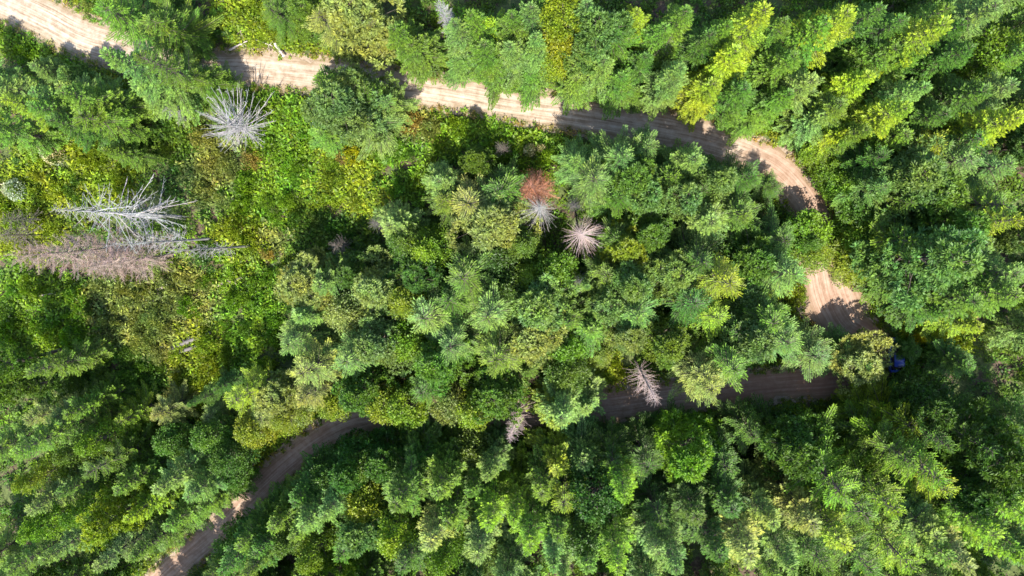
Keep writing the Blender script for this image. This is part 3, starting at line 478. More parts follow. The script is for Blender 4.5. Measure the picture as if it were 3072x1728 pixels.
BUSHES = [
(-64.8, 7.66, 2.4, 1.5, 'w', 'G', 'cream-flowering shrub on the left near the yellow green thicket'),
(-65.75, 8.51, 1.8, 1.0, 'w', 'G', 'small cream-flowering bush touching the larger flowering shrub on the left'),
(-70.01, 3.16, 2.2, 1.6, 'w', 'Y', 'broad cream-flowering shrub at the left edge of the picture'),
(-3.79, 7.82, 1.6, 0.9, 'w', 'L', 'low cream-flowering bush just below the upper road, left one of two'),
(-2.38, 8.01, 1.6, 0.7, 'w', 'L', 'low cream-flowering bush just below the upper road, right one of two'),
(-18.89, 11.59, 2.4, 2.0, 's', 'R', 'straw and orange tinted shrub below the shadow on the upper road'),
(-16.09, 10.73, 2.2, 1.8, 's', 'O', 'olive straw shrub right of the orange tinted one below the upper road'),
(44.24, -13.88, 3.0, 1.9, 's', 'YY', 'bright lemon yellow bush in the dark conifers right of the hairpin turnout'),
(42.93, -14.61, 2.4, 1.4, 's', 'YY', 'smaller lemon yellow bush left of the brightest one near the turnout'),
(13.89, -18.29, 1.4, 0.55, 's', 'P', 'small magenta pink flowered bush below the pale logs'),
(-55.55, -34.88, 1.5, 1.1, 's', 'R', 'rusty brown bush added in place of bare reddish soil in the lower left woods'),  # bush added to stand in for a patch of bare reddish soil
(-25.84, 7.25, 2.2, 1.7, 's', 'YY', 'yellow bush in the bright meadow thicket below the upper road'),
(-27.14, 7.46, 2.0, 1.3, 's', 'R', 'orange tipped bush beside the yellow bush in the meadow thicket'),
(-15.66, 17.13, 1.2, 1.0, 's', 'R', 'low reddish bush on the verge above the mottled road shadow'),
(-37.54, -5.03, 2.0, 1.3, 's', 'R', 'yellow orange bush at the right end of the grey snags'),
(-51.81, 10.91, 1.6, 1.0, 's', 'K', 'dark brown withered bush left of the sprawling silver snag'),
(-42.34, 6.2, 2.4, 2.0, 's', 'O', 'straw coloured low bush below the sprawling silver snag'),
(-39.3, 6.93, 2.2, 1.8, 's', 'R', 'tan low bush below right of the sprawling silver snag'),
(-59.56, 26.24, 1.4, 1.0, 's', 'O', 'pale straw bush at the top edge beside the sunlit road'),
(-58.45, -13.43, 2.0, 2.0, 's', 'O', 'wide straw coloured bush below the brown twiggy snag'),
(-54.7, -14.17, 2.0, 1.8, 's', 'O', 'straw bush right of the wide one below the brown twiggy snag'),
(-70.03, -18.65, 1.06, 1.26, 's', 'B', "round pale bluish green bush above the left edge's lower third"),
(-37.57, 8.7, 2.03, 2.4, 's', 'L', 'nearest wide bright lime green bush down and right of the sprawling silver snag'),
(-70.13, 6.67, 1.18, 1.32, 's', 'B', 'round pale bluish green bush left of the cream-flowering shrub'),
(-18.73, 7.14, 1.43, 1.11, 's', 'G', 'round mid green bush below the mottled road shadow'),
(-20.38, 3.48, 1.38, 1.58, 's', 'L', 'round bright lime green bush right of the bright meadow thicket'),
(-38.77, -19.97, 1.43, 1.76, 's', 'L', 'nearest wide bright lime green bush right of the left dark grey logs'),
(-43.34, -18.5, 1.7, 1.54, 's', 'L', 'round bright lime green bush down and right of the left dark grey logs'),
(-23.44, -11.53, 1.08, 1.37, 's', 'G', 'round mid green bush down and left of the lone dark fallen log'),
(-54.5, -20.11, 1.94, 1.57, 's', 'G', 'second round mid green bush down and left of the left dark grey logs'),
(-68.15, 20.32, 1.87, 1.69, 's', 'L', 'wide bright lime green bush down and left of the top left road'),
(-71.81, -12.4, 2.03, 2.03, 's', 'D', 'wide dark green bush down and left of the brown twiggy snag'),
(-41.37, -10.88, 2.21, 1.74, 's', 'L', 'nearest wide bright lime green bush up and right of the left dark grey logs'),
(-73.98, -0.18, 1.39, 1.39, 's', 'Y', 'second round yellow green bush down and left of the cream-flowering shrub'),
(47.86, -15.55, 1.87, 1.54, 's', 'Y', 'second round yellow green bush down and right of the lemon yellow bush'),
(-39.88, 3.97, 2.2, 1.84, 's', 'L', 'second wide bright lime green bush down and right of the sprawling silver snag'),
(-48.59, 6.75, 1.22, 1.39, 's', 'G', 'second round mid green bush down and left of the sprawling silver snag'),
(-45.0, -16.45, 2.94, 2.36, 's', 'Y', 'wide yellow green bush right of the left dark grey logs'),
(-43.91, -28.19, 0.78, 0.94, 's', 'Y', "small yellow green bush above the lower road's sunlit spot"),
(-24.2, 7.76, 1.39, 1.64, 's', 'Y', 'nearest wide yellow green bush up and right of the bright meadow thicket'),
(-71.3, -40.63, 1.23, 1.48, 's', 'D', 'round dark green bush up and right of the bottom left corner'),
(-63.73, -21.39, 1.67, 1.44, 's', 'D', "round dark green bush up and right of the left edge's lower third"),
(-61.2, 1.17, 1.79, 2.0, 's', 'Y', 'wide yellow green bush left of the long grey snag lying leftwards'),
(-20.07, 8.79, 1.4, 1.18, 's', 'L', 'round bright lime green bush below the mottled road shadow'),
(-55.95, -11.8, 1.73, 1.89, 's', 'O', 'third wide olive green bush down and right of the brown twiggy snag'),
(-62.0, -17.7, 1.49, 1.16, 's', 'L', 'second round bright lime green bush below the brown twiggy snag'),
(-33.68, 12.97, 0.86, 1.06, 's', 'L', 'small bright lime green bush down and right of the road by the log debris'),
(-51.04, -6.39, 1.84, 2.18, 's', 'O', 'second wide olive green bush down and right of the long grey snag lying leftwards'),
(-56.74, -30.09, 0.79, 0.88, 's', 'B', 'small pale bluish green bush down and left of the left dark grey logs'),
(-19.86, -31.43, 1.34, 1.12, 's', 'Y', 'round yellow green bush right of the dark lower left road'),
(-18.95, -33.45, 2.14, 1.84, 's', 'G', 'wide mid green bush down and left of the lower pale pink snag'),
(-49.81, 11.07, 1.12, 1.31, 's', 'G', 'second round mid green bush left of the sprawling silver snag'),
(-42.2, 24.58, 1.53, 1.39, 's', 'G', 'round mid green bush up and left of the road by the log debris'),
(-64.42, -13.42, 1.34, 1.05, 's', 'L', 'small bright lime green bush below the brown twiggy snag'),
(-44.82, -5.49, 2.58, 2.32, 's', 'B', 'wide pale bluish green bush above the left dark grey logs'),
(-42.87, 11.07, 1.62, 1.86, 's', 'B', 'wide pale bluish green bush down and right of the sprawling silver snag'),
(51.81, 23.84, 1.46, 1.16, 's', 'L', 'round bright lime green bush up and right of the top right corner'),
(-54.92, 6.38, 1.64, 1.87, 's', 'Y', 'second wide yellow green bush above the long grey snag lying leftwards'),
(-30.59, 2.07, 1.37, 1.65, 's', 'Y', 'wide yellow green bush below the bright meadow thicket'),
(-35.21, -7.48, 1.74, 1.69, 's', 'G', 'second wide mid green bush below the bright meadow thicket'),
(-59.94, 10.19, 1.7, 1.5, 's', 'Y', 'round yellow green bush up and right of the cream-flowering shrub'),
(-68.42, -9.26, 2.01, 2.04, 's', 'L', 'nearest wide bright lime green bush down and left of the brown twiggy snag'),
(-68.54, -23.12, 1.46, 1.73, 's', 'G', "wide mid green bush up and right of the left edge's lower third"),
(-4.45, 6.45, 1.2, 1.09, 's', 'L', 'small bright lime green bush above the russet dead conifer'),
(6.31, -5.23, 1.81, 1.4, 's', 'G', 'round mid green bush down and right of the pink grey star-shaped snag'),
(8.11, -14.96, 1.01, 0.86, 's', 'G', 'small mid green bush up and left of the pale snag over the lower road'),
(-62.61, -13.19, 1.19, 1.54, 's', 'L', 'nearest round bright lime green bush below the brown twiggy snag'),
(-32.68, -0.64, 2.57, 2.23, 's', 'D', 'wide dark green bush down and left of the bright meadow thicket'),
(-38.97, 24.83, 1.46, 1.17, 's', 'Y', 'second round yellow green bush up and left of the road by the log debris'),
(-34.21, 1.62, 2.3, 1.81, 's', 'L', 'wide bright lime green bush down and left of the bright meadow thicket'),
(-45.19, -8.39, 1.45, 1.2, 's', 'L', 'round bright lime green bush above the left dark grey logs'),
(-67.11, -15.02, 2.19, 2.37, 's', 'L', 'second wide bright lime green bush down and left of the brown twiggy snag'),
(-72.76, -15.91, 2.45, 2.28, 's', 'L', "wide bright lime green bush above the left edge's lower third"),
(42.52, -41.66, 1.22, 0.99, 's', 'L', 'small bright lime green bush left of the bottom right corner'),
(-70.24, -1.08, 1.96, 2.0, 's', 'Y', 'second wide yellow green bush down and left of the cream-flowering shrub'),
(-52.77, -40.95, 1.52, 1.86, 's', 'L', "wide bright lime green bush left of the lower road's sunlit spot"),
(-7.31, -46.59, 1.16, 1.49, 's', 'L', "round bright lime green bush left of the bottom edge's middle"),
(-46.25, -28.7, 2.13, 1.83, 's', 'Y', "wide yellow green bush up and left of the lower road's sunlit spot"),
(-62.96, 11.87, 1.17, 0.99, 's', 'Y', 'second small yellow green bush up and right of the cream-flowering shrub'),
(-47.22, -16.84, 1.17, 1.35, 's', 'Y', 'nearest round yellow green bush down and right of the left dark grey logs'),
(-37.16, 1.53, 1.76, 1.56, 's', 'L', 'second round bright lime green bush left of the bright meadow thicket'),
(-65.12, -1.68, 1.86, 2.27, 's', 'Y', 'wide yellow green bush up and left of the brown twiggy snag'),
(-56.31, -20.91, 2.34, 1.81, 's', 'G', 'second wide mid green bush down and left of the left dark grey logs'),
(-13.84, -0.98, 0.87, 0.95, 's', 'G', 'small mid green bush up and left of the lone dark fallen log'),
(-7.31, 7.76, 2.04, 1.95, 's', 'L', 'nearest wide bright lime green bush up and left of the russet dead conifer'),
(-38.05, -23.7, 1.98, 1.72, 's', 'B', 'wide pale bluish green bush up and left of the dark lower left road'),
(29.2, -10.01, 1.21, 1.34, 's', 'Y', 'round yellow green bush left of the hairpin turnout'),
(47.47, -13.98, 1.3, 1.41, 's', 'G', 'round mid green bush right of the lemon yellow bush'),
(-61.4, -12.26, 1.35, 1.36, 's', 'D', 'round dark green bush below the brown twiggy snag'),
(-18.08, 3.62, 1.31, 1.41, 's', 'L', 'round bright lime green bush up and left of the lone dark fallen log'),
(-59.97, -6.71, 1.08, 1.19, 's', 'O', 'round olive green bush down and right of the brown twiggy snag'),
(-49.88, 7.77, 1.58, 1.26, 's', 'G', 'third round mid green bush down and left of the sprawling silver snag'),
(-65.85, -19.12, 2.09, 2.26, 's', 'L', "wide bright lime green bush up and right of the left edge's lower third"),
(-68.1, -5.25, 2.24, 2.14, 's', 'Y', 'nearest wide yellow green bush left of the brown twiggy snag'),
(-61.77, -33.2, 1.57, 1.22, 's', 'L', "round bright lime green bush right of the left edge's lower third"),
(-25.36, 10.04, 1.89, 1.94, 's', 'Y', 'second wide yellow green bush up and right of the bright meadow thicket'),
(-43.52, -14.14, 1.23, 1.04, 's', 'L', 'nearest small bright lime green bush up and right of the left dark grey logs'),
(-59.9, -16.22, 1.45, 1.74, 's', 'O', 'wide olive green bush below the brown twiggy snag'),
(-64.87, 2.75, 1.66, 1.99, 's', 'Y', 'nearest wide yellow green bush below the cream-flowering shrub'),
(-72.84, -23.0, 1.17, 1.03, 's', 'G', "small mid green bush above the left edge's lower third"),
(-72.14, 1.42, 2.31, 1.91, 's', 'Y', 'nearest wide yellow green bush down and left of the cream-flowering shrub'),
(-45.36, 2.69, 2.16, 1.94, 's', 'O', 'second wide olive green bush below the sprawling silver snag'),
(-56.06, 4.97, 1.7, 1.43, 's', 'Y', 'round yellow green bush above the long grey snag lying leftwards'),
(28.36, -44.41, 0.94, 0.82, 's', 'D', 'small dark green bush right of the bottom edge right of centre'),
(-52.52, -18.04, 1.78, 1.88, 's', 'O', 'nearest wide olive green bush left of the left dark grey logs'),
(-40.26, -14.39, 2.13, 1.68, 's', 'G', 'wide mid green bush right of the left dark grey logs'),
(-55.11, -5.09, 1.45, 1.21, 's', 'O', 'second round olive green bush below the long grey snag lying leftwards'),
(-15.25, 23.47, 1.21, 1.07, 's', 'G', 'small mid green bush up and left of the narrow grey snag at the top'),
(-21.56, 7.09, 1.98, 1.79, 's', 'L', 'wide bright lime green bush below the mottled road shadow'),
(-36.53, 14.57, 0.81, 1.47, 's', 'L', 'round bright lime green bush below the road by the log debris'),
(-39.54, -26.49, 1.97, 2.06, 's', 'G', 'wide mid green bush up and left of the dark lower left road'),
(-46.87, -26.25, 1.33, 1.72, 's', 'Y', 'wide yellow green bush below the left dark grey logs'),
(-37.57, -27.52, 1.47, 1.42, 's', 'Y', 'round yellow green bush up and left of the dark lower left road'),
(-8.61, -3.54, 2.26, 2.0, 's', 'G', 'second wide mid green bush right of the lone dark fallen log'),
(27.87, -10.47, 1.16, 0.96, 's', 'Y', 'small yellow green bush left of the hairpin turnout'),
(-65.9, -13.43, 0.87, 1.13, 's', 'B', 'round pale bluish green bush down and left of the brown twiggy snag'),
(9.88, 21.42, 1.03, 1.33, 's', 'G', 'round mid green bush right of the tall yellow column tree'),
(6.78, -18.93, 1.47, 1.26, 's', 'Y', 'nearest round yellow green bush left of the pale snag over the lower road'),
(-27.55, -5.47, 2.46, 2.32, 's', 'L', 'wide bright lime green bush below the bright meadow thicket'),
(37.86, 4.11, 1.75, 1.42, 's', 'L', 'round bright lime green bush right of the reddish road bend'),
(-33.47, 4.63, 1.41, 1.24, 's', 'L', 'nearest round bright lime green bush left of the bright meadow thicket'),
(-52.5, -13.24, 2.81, 2.2, 's', 'O', 'nearest wide olive green bush up and left of the left dark grey logs'),
(-37.84, 23.66, 1.11, 1.12, 's', 'Y', 'nearest round yellow green bush above the road by the log debris'),
(-71.15, 21.59, 1.05, 1.14, 's', 'L', 'round bright lime green bush left of the top left road'),
(-28.77, 10.74, 2.25, 2.0, 's', 'L', 'wide bright lime green bush above the bright meadow thicket'),
(-10.48, -45.68, 1.01, 1.24, 's', 'G', "round mid green bush left of the bottom edge's middle"),
(-11.05, -3.52, 1.72, 1.94, 's', 'G', 'nearest wide mid green bush right of the lone dark fallen log'),
(-59.56, -8.84, 1.75, 2.1, 's', 'O', 'nearest wide olive green bush down and right of the brown twiggy snag'),
(55.69, -10.8, 1.13, 0.9, 's', 'B', "small pale bluish green bush below the far right edge's middle"),
(-45.61, -19.53, 2.2, 1.95, 's', 'Y', 'wide yellow green bush down and right of the left dark grey logs'),
(-40.42, 1.4, 2.25, 1.74, 's', 'L', 'wide bright lime green bush left of the bright meadow thicket'),
(-66.12, -25.56, 0.86, 0.99, 's', 'G', "second small mid green bush up and right of the left edge's lower third"),
(-55.21, 8.61, 2.52, 2.16, 's', 'G', 'wide mid green bush above the long grey snag lying leftwards'),
(-54.83, 12.16, 2.04, 1.86, 's', 'G', 'wide mid green bush up and right of the cream-flowering shrub'),
(-15.1, 1.09, 1.03, 1.21, 's', 'G', 'round mid green bush up and left of the lone dark fallen log'),
(-41.71, -7.55, 1.31, 1.69, 's', 'L', 'third wide bright lime green bush up and right of the left dark grey logs'),
(-62.94, -10.75, 1.83, 2.12, 's', 'L', 'nearest wide bright lime green bush below the brown twiggy snag'),
(-71.2, -9.7, 1.47, 1.71, 's', 'L', 'wide bright lime green bush left of the brown twiggy snag'),
(-47.74, -35.44, 1.08, 1.15, 's', 'L', "round bright lime green bush up and left of the lower road's sunlit spot"),
(-47.65, 9.63, 1.26, 1.12, 's', 'G', 'nearest round mid green bush down and left of the sprawling silver snag'),
(-56.3, -6.81, 2.17, 1.71, 's', 'O', 'wide olive green bush right of the brown twiggy snag'),
(-49.51, 13.76, 1.71, 1.38, 's', 'G', 'third round mid green bush left of the sprawling silver snag'),
(-57.86, 26.05, 1.07, 1.34, 's', 'L', 'round bright lime green bush up and right of the top left road'),
(-31.77, 9.79, 1.39, 1.32, 's', 'L', 'round bright lime green bush above the bright meadow thicket'),
(41.4, 15.97, 0.76, 0.88, 's', 'G', "small mid green bush down and right of the top edge's right third"),
(-49.5, -40.17, 1.0, 0.94, 's', 'L', "nearest small bright lime green bush left of the lower road's sunlit spot"),
(-14.55, -32.31, 1.76, 1.77, 's', 'Y', 'wide yellow green bush down and left of the lower pale pink snag'),
(27.92, -7.53, 2.37, 2.06, 's', 'Y', 'wide yellow green bush up and left of the hairpin turnout'),
(-38.94, 26.77, 1.14, 1.11, 's', 'Y', 'second round yellow green bush above the road by the log debris'),
(-52.33, -20.06, 1.33, 1.1, 's', 'G', 'nearest round mid green bush down and left of the left dark grey logs'),
(-32.44, -9.05, 2.4, 1.86, 's', 'G', 'third wide mid green bush below the bright meadow thicket'),
(36.22, 5.53, 1.35, 1.74, 's', 'L', 'wide bright lime green bush up and right of the reddish road bend'),
(-70.8, -3.56, 1.77, 2.23, 's', 'Y', 'second wide yellow green bush left of the brown twiggy snag'),
(25.29, 11.21, 1.51, 1.4, 's', 'B', 'round pale bluish green bush above the reddish road bend'),
(-67.93, 0.22, 1.29, 1.52, 's', 'Y', 'round yellow green bush below the cream-flowering shrub'),
(-56.23, -18.42, 1.89, 1.8, 's', 'G', 'wide mid green bush left of the left dark grey logs'),
(-35.67, 22.57, 1.71, 1.86, 's', 'Y', 'nearest wide yellow green bush above the road by the log debris'),
(-40.83, 13.87, 1.13, 1.08, 's', 'L', 'small bright lime green bush up and right of the sprawling silver snag'),
(-30.82, -0.57, 1.95, 1.51, 's', 'B', 'round pale bluish green bush below the bright meadow thicket'),
(-40.36, -22.01, 1.25, 1.38, 's', 'Y', 'third round yellow green bush down and right of the left dark grey logs'),
(-28.82, 2.18, 1.33, 1.73, 's', 'Y', 'nearest wide yellow green bush down and right of the bright meadow thicket'),
(-27.98, -2.28, 2.21, 2.3, 's', 'G', 'wide mid green bush down and right of the bright meadow thicket'),
(-43.24, -8.85, 0.9, 1.04, 's', 'L', 'second small bright lime green bush up and right of the left dark grey logs'),
(-70.57, -25.78, 0.71, 0.92, 's', 'G', "nearest small mid green bush up and right of the left edge's lower third"),
(26.16, 16.34, 1.25, 1.04, 's', 'G', 'small mid green bush down and right of the diagonal yellow ridge fir'),
(-40.8, -1.79, 2.07, 2.39, 's', 'Y', 'nearest wide yellow green bush down and left of the bright meadow thicket'),
(-47.95, -11.98, 2.23, 1.79, 's', 'L', 'wide bright lime green bush above the left dark grey logs'),
(-45.74, 24.02, 1.7, 1.47, 's', 'L', 'round bright lime green bush up and left of the road by the log debris'),
(-65.89, 4.61, 1.2, 1.05, 's', 'G', 'small mid green bush below the cream-flowering shrub'),
(-15.04, -14.05, 1.81, 1.44, 's', 'B', 'nearest round pale bluish green bush below the lone dark fallen log'),
(-1.33, 6.92, 2.19, 2.06, 's', 'L', 'wide bright lime green bush up and right of the russet dead conifer'),
(-46.11, -25.07, 0.78, 0.91, 's', 'G', 'small mid green bush below the left dark grey logs'),
(-45.17, 9.2, 2.37, 2.17, 's', 'O', 'wide olive green bush down and left of the sprawling silver snag'),
(47.08, 1.85, 0.82, 0.92, 's', 'L', "small bright lime green bush up and left of the far right edge's middle"),
(1.91, -20.02, 1.91, 1.88, 's', 'Y', 'wide yellow green bush up and left of the shaded lower road'),
(-6.22, -38.87, 1.45, 1.12, 's', 'G', "round mid green bush above the bottom edge's middle"),
(-49.94, -21.61, 1.6, 1.31, 's', 'Y', 'second round yellow green bush below the left dark grey logs'),
(42.57, -18.72, 1.08, 2.02, 's', 'L', 'wide bright lime green bush down and right of the half hidden blue vehicle'),
(-43.33, -1.49, 1.35, 1.77, 's', 'Y', 'wide yellow green bush right of the long grey snag lying leftwards'),
(1.63, 18.85, 1.4, 1.34, 's', 'B', 'round pale bluish green bush down and right of the tall yellow column tree'),
(-67.72, -25.47, 0.96, 1.15, 's', 'G', "round mid green bush up and right of the left edge's lower third"),
(-12.81, 10.53, 2.15, 1.75, 's', 'L', 'wide bright lime green bush down and right of the mottled road shadow'),
(40.87, -37.77, 1.25, 1.43, 's', 'D', 'round dark green bush left of the bottom right corner'),
(-63.48, -16.02, 2.42, 2.12, 's', 'L', 'second wide bright lime green bush below the brown twiggy snag'),
(-37.12, 25.59, 1.82, 1.77, 's', 'Y', 'second wide yellow green bush above the road by the log debris'),
(-34.62, -11.93, 0.99, 1.31, 's', 'D', 'round dark green bush right of the left dark grey logs'),
(-53.45, -21.73, 1.58, 1.97, 's', 'G', 'nearest wide mid green bush down and left of the left dark grey logs'),
(-23.73, -40.27, 1.64, 1.39, 's', 'G', 'round mid green bush up and right of the bottom edge left of centre'),
(-48.56, -22.78, 1.08, 1.08, 's', 'Y', 'second small yellow green bush below the left dark grey logs'),
(-28.3, 4.31, 2.02, 2.01, 's', 'Y', 'wide yellow green bush right of the bright meadow thicket'),
(-15.15, 8.61, 0.98, 1.17, 's', 'L', 'round bright lime green bush down and right of the mottled road shadow'),
(-67.27, 7.68, 1.92, 1.89, 's', 'Y', 'wide yellow green bush left of the cream-flowering shrub'),
(-55.95, -24.59, 2.04, 1.92, 's', 'G', 'third wide mid green bush down and left of the left dark grey logs'),
(-24.78, -46.77, 1.59, 1.44, 's', 'G', 'round mid green bush right of the bottom edge left of centre'),
(-58.06, -37.02, 1.15, 1.26, 's', 'L', "round bright lime green bush left of the lower road's sunlit spot"),
(-72.4, -19.71, 2.11, 1.8, 's', 'G', "wide mid green bush above the left edge's lower third"),
(-36.69, -14.3, 1.73, 1.74, 's', 'L', 'second wide bright lime green bush right of the left dark grey logs'),
(22.95, -32.5, 0.97, 1.02, 's', 'D', 'small dark green bush above the bottom edge right of centre'),
(-12.41, -12.27, 1.03, 0.99, 's', 'G', 'small mid green bush below the lone dark fallen log'),
(-46.93, -21.52, 1.82, 1.51, 's', 'Y', 'nearest round yellow green bush below the left dark grey logs'),
(-66.06, -37.21, 1.48, 1.33, 's', 'G', "round mid green bush down and right of the left edge's lower third"),
(-43.33, 7.54, 1.44, 1.27, 's', 'O', 'nearest round olive green bush below the sprawling silver snag'),
(-32.65, 6.0, 1.97, 1.58, 's', 'L', 'nearest round bright lime green bush up and left of the bright meadow thicket'),
(-16.35, 6.58, 1.17, 1.03, 's', 'G', 'small mid green bush below the mottled road shadow'),
(-23.36, 4.3, 1.3, 1.72, 's', 'D', 'wide dark green bush right of the bright meadow thicket'),
(-58.52, 4.2, 1.13, 1.05, 's', 'Y', 'small yellow green bush up and left of the long grey snag lying leftwards'),
(-62.07, 10.98, 1.13, 1.08, 's', 'Y', 'nearest small yellow green bush up and right of the cream-flowering shrub'),
(-52.74, -10.84, 1.62, 2.14, 's', 'O', 'second wide olive green bush up and left of the left dark grey logs'),
(-63.86, -9.45, 0.99, 1.12, 's', 'L', 'nearest round bright lime green bush down and left of the brown twiggy snag'),
(-61.76, 9.43, 1.27, 1.61, 's', 'Y', 'wide yellow green bush up and right of the cream-flowering shrub'),
(17.96, 19.96, 1.66, 1.42, 's', 'G', 'round mid green bush left of the diagonal yellow ridge fir'),
(-36.37, -0.15, 1.58, 1.58, 's', 'L', 'round bright lime green bush down and left of the bright meadow thicket'),
(-38.49, -11.22, 1.65, 1.98, 's', 'L', 'second wide bright lime green bush up and right of the left dark grey logs'),
(-62.6, -46.18, 1.2, 0.95, 's', 'B', 'small pale bluish green bush right of the bottom left corner'),
(-49.39, -19.72, 0.9, 1.04, 's', 'Y', 'nearest small yellow green bush below the left dark grey logs'),
(-49.19, -10.95, 1.35, 1.22, 's', 'O', 'round olive green bush above the left dark grey logs'),
(-38.0, 12.7, 1.98, 1.76, 's', 'L', 'wide bright lime green bush right of the sprawling silver snag'),
(-68.0, 2.48, 1.51, 1.99, 's', 'Y', 'second wide yellow green bush below the cream-flowering shrub'),
(-19.79, -36.23, 1.36, 1.23, 's', 'D', 'round dark green bush down and right of the dark lower left road'),
(-53.56, -4.7, 1.98, 1.84, 's', 'O', 'nearest wide olive green bush down and right of the long grey snag lying leftwards'),
(-31.4, -17.14, 0.91, 1.16, 's', 'B', 'round pale bluish green bush above the dark lower left road'),
(-65.47, -40.51, 1.21, 0.93, 's', 'L', 'small bright lime green bush up and right of the bottom left corner'),
(-63.54, -4.8, 1.25, 1.55, 's', 'L', 'round bright lime green bush up and left of the brown twiggy snag'),
(-65.81, 9.92, 1.2, 1.37, 's', 'Y', 'nearest round yellow green bush above the cream-flowering shrub'),
(-31.56, -11.76, 1.38, 1.61, 's', 'G', 'fourth wide mid green bush below the bright meadow thicket'),
(-73.5, -47.03, 1.12, 1.42, 's', 'B', 'round pale bluish green bush up and right of the bottom left corner'),
(-36.48, -15.94, 1.7, 1.48, 's', 'L', 'third round bright lime green bush right of the left dark grey logs'),
(-42.95, 1.93, 1.7, 1.48, 's', 'O', 'second round olive green bush below the sprawling silver snag'),
(-71.33, -14.25, 1.41, 1.7, 's', 'L', 'third wide bright lime green bush down and left of the brown twiggy snag'),
(-9.17, 8.03, 1.36, 1.72, 's', 'L', 'second wide bright lime green bush up and left of the russet dead conifer'),
(-33.41, 7.92, 1.6, 2.13, 's', 'L', 'wide bright lime green bush up and left of the bright meadow thicket'),
(-51.54, -15.2, 1.56, 1.47, 's', 'O', 'round olive green bush left of the left dark grey logs'),
(-44.54, 5.83, 1.64, 2.17, 's', 'O', 'nearest wide olive green bush below the sprawling silver snag'),
(-44.02, -20.35, 1.23, 1.59, 's', 'Y', 'second round yellow green bush down and right of the left dark grey logs'),
(32.03, 7.72, 0.96, 1.24, 's', 'L', 'second round bright lime green bush up and right of the reddish road bend'),
(26.91, -0.66, 0.75, 1.46, 's', 'B', 'round pale bluish green bush down and left of the reddish road bend'),
(-67.27, 4.84, 1.42, 1.13, 's', 'Y', 'nearest round yellow green bush down and left of the cream-flowering shrub'),
(-38.87, -0.98, 1.4, 1.1, 's', 'Y', 'round yellow green bush down and left of the bright meadow thicket'),
(-60.13, 6.22, 2.0, 1.68, 's', 'Y', 'nearest wide yellow green bush right of the cream-flowering shrub'),
(-38.6, -8.6, 1.91, 1.79, 's', 'L', 'fourth wide bright lime green bush up and right of the left dark grey logs'),
(-66.17, -22.68, 1.21, 1.1, 's', 'G', "third small mid green bush up and right of the left edge's lower third"),
(-62.22, 3.3, 2.11, 2.08, 's', 'G', 'wide mid green bush down and right of the cream-flowering shrub'),
(-69.51, -15.09, 1.6, 1.24, 's', 'L', 'second round bright lime green bush down and left of the brown twiggy snag'),
(-46.58, 12.52, 1.47, 1.52, 's', 'G', 'nearest round mid green bush left of the sprawling silver snag'),
(-15.51, -22.25, 0.62, 1.3, 's', 'D', 'round dark green bush up and left of the lower pale pink snag'),
(-9.85, -1.85, 1.83, 1.87, 's', 'G', 'wide mid green bush up and right of the lone dark fallen log'),
(-14.85, 20.36, 0.7, 0.92, 's', 'L', 'small bright lime green bush below the narrow grey snag at the top'),
(-50.36, -8.72, 2.02, 1.76, 's', 'O', 'second wide olive green bush above the left dark grey logs'),
(-25.47, 1.84, 1.33, 1.62, 's', 'Y', 'second wide yellow green bush down and right of the bright meadow thicket'),
(-58.52, 7.41, 2.33, 1.99, 's', 'Y', 'second wide yellow green bush right of the cream-flowering shrub'),
(-39.89, -3.67, 1.94, 1.66, 's', 'Y', 'second wide yellow green bush down and left of the bright meadow thicket'),
(-28.89, 6.5, 1.41, 1.55, 's', 'Y', 'round yellow green bush up and right of the bright meadow thicket'),
(19.47, -7.06, 1.42, 1.37, 's', 'G', 'round mid green bush left of the hairpin turnout'),
(-31.09, -5.75, 1.8, 1.93, 's', 'G', 'nearest wide mid green bush below the bright meadow thicket'),
(46.27, -16.54, 1.3, 1.31, 's', 'Y', 'nearest round yellow green bush down and right of the lemon yellow bush'),
(-15.15, 26.7, 1.27, 1.2, 's', 'G', 'round mid green bush above the narrow grey snag at the top'),
(-48.33, -8.47, 1.36, 1.6, 's', 'O', 'nearest wide olive green bush above the left dark grey logs'),
(31.26, 6.47, 1.1, 1.12, 's', 'L', 'nearest round bright lime green bush up and right of the reddish road bend'),
(-31.92, 13.07, 0.9, 1.19, 's', 'L', 'round bright lime green bush down and right of the road by the log debris'),
(-28.7, 12.7, 1.07, 1.1, 's', 'G', 'small mid green bush down and right of the road by the log debris'),
(-54.32, -16.24, 2.7, 2.24, 's', 'O', 'second wide olive green bush left of the left dark grey logs'),
(-55.78, 3.35, 1.7, 1.79, 's', 'Y', 'nearest wide yellow green bush above the long grey snag lying leftwards'),
(4.79, -19.82, 1.02, 1.22, 's', 'Y', 'second round yellow green bush left of the pale snag over the lower road'),
(-37.26, 21.41, 0.93, 1.24, 's', 'Y', 'nearest round yellow green bush up and left of the road by the log debris'),
(-55.77, -3.2, 1.17, 1.44, 's', 'O', 'nearest round olive green bush below the long grey snag lying leftwards'),
(42.6, -24.66, 1.08, 0.86, 's', 'G', 'small mid green bush below the half hidden blue vehicle'),
(-21.14, -38.05, 1.3, 1.09, 's', 'D', 'small dark green bush up and right of the bottom edge left of centre'),
(-34.5, -25.6, 1.32, 1.35, 's', 'L', 'round bright lime green bush up and left of the dark lower left road'),
(-40.21, -8.79, 1.09, 1.44, 's', 'D', 'round dark green bush up and right of the left dark grey logs'),
(-36.94, 11.23, 1.17, 1.34, 's', 'L', 'round bright lime green bush right of the sprawling silver snag'),
(48.44, 14.12, 1.15, 1.35, 's', 'G', 'round mid green bush below the top right corner'),
(-58.54, -4.82, 1.54, 1.73, 's', 'O', 'wide olive green bush up and right of the brown twiggy snag'),
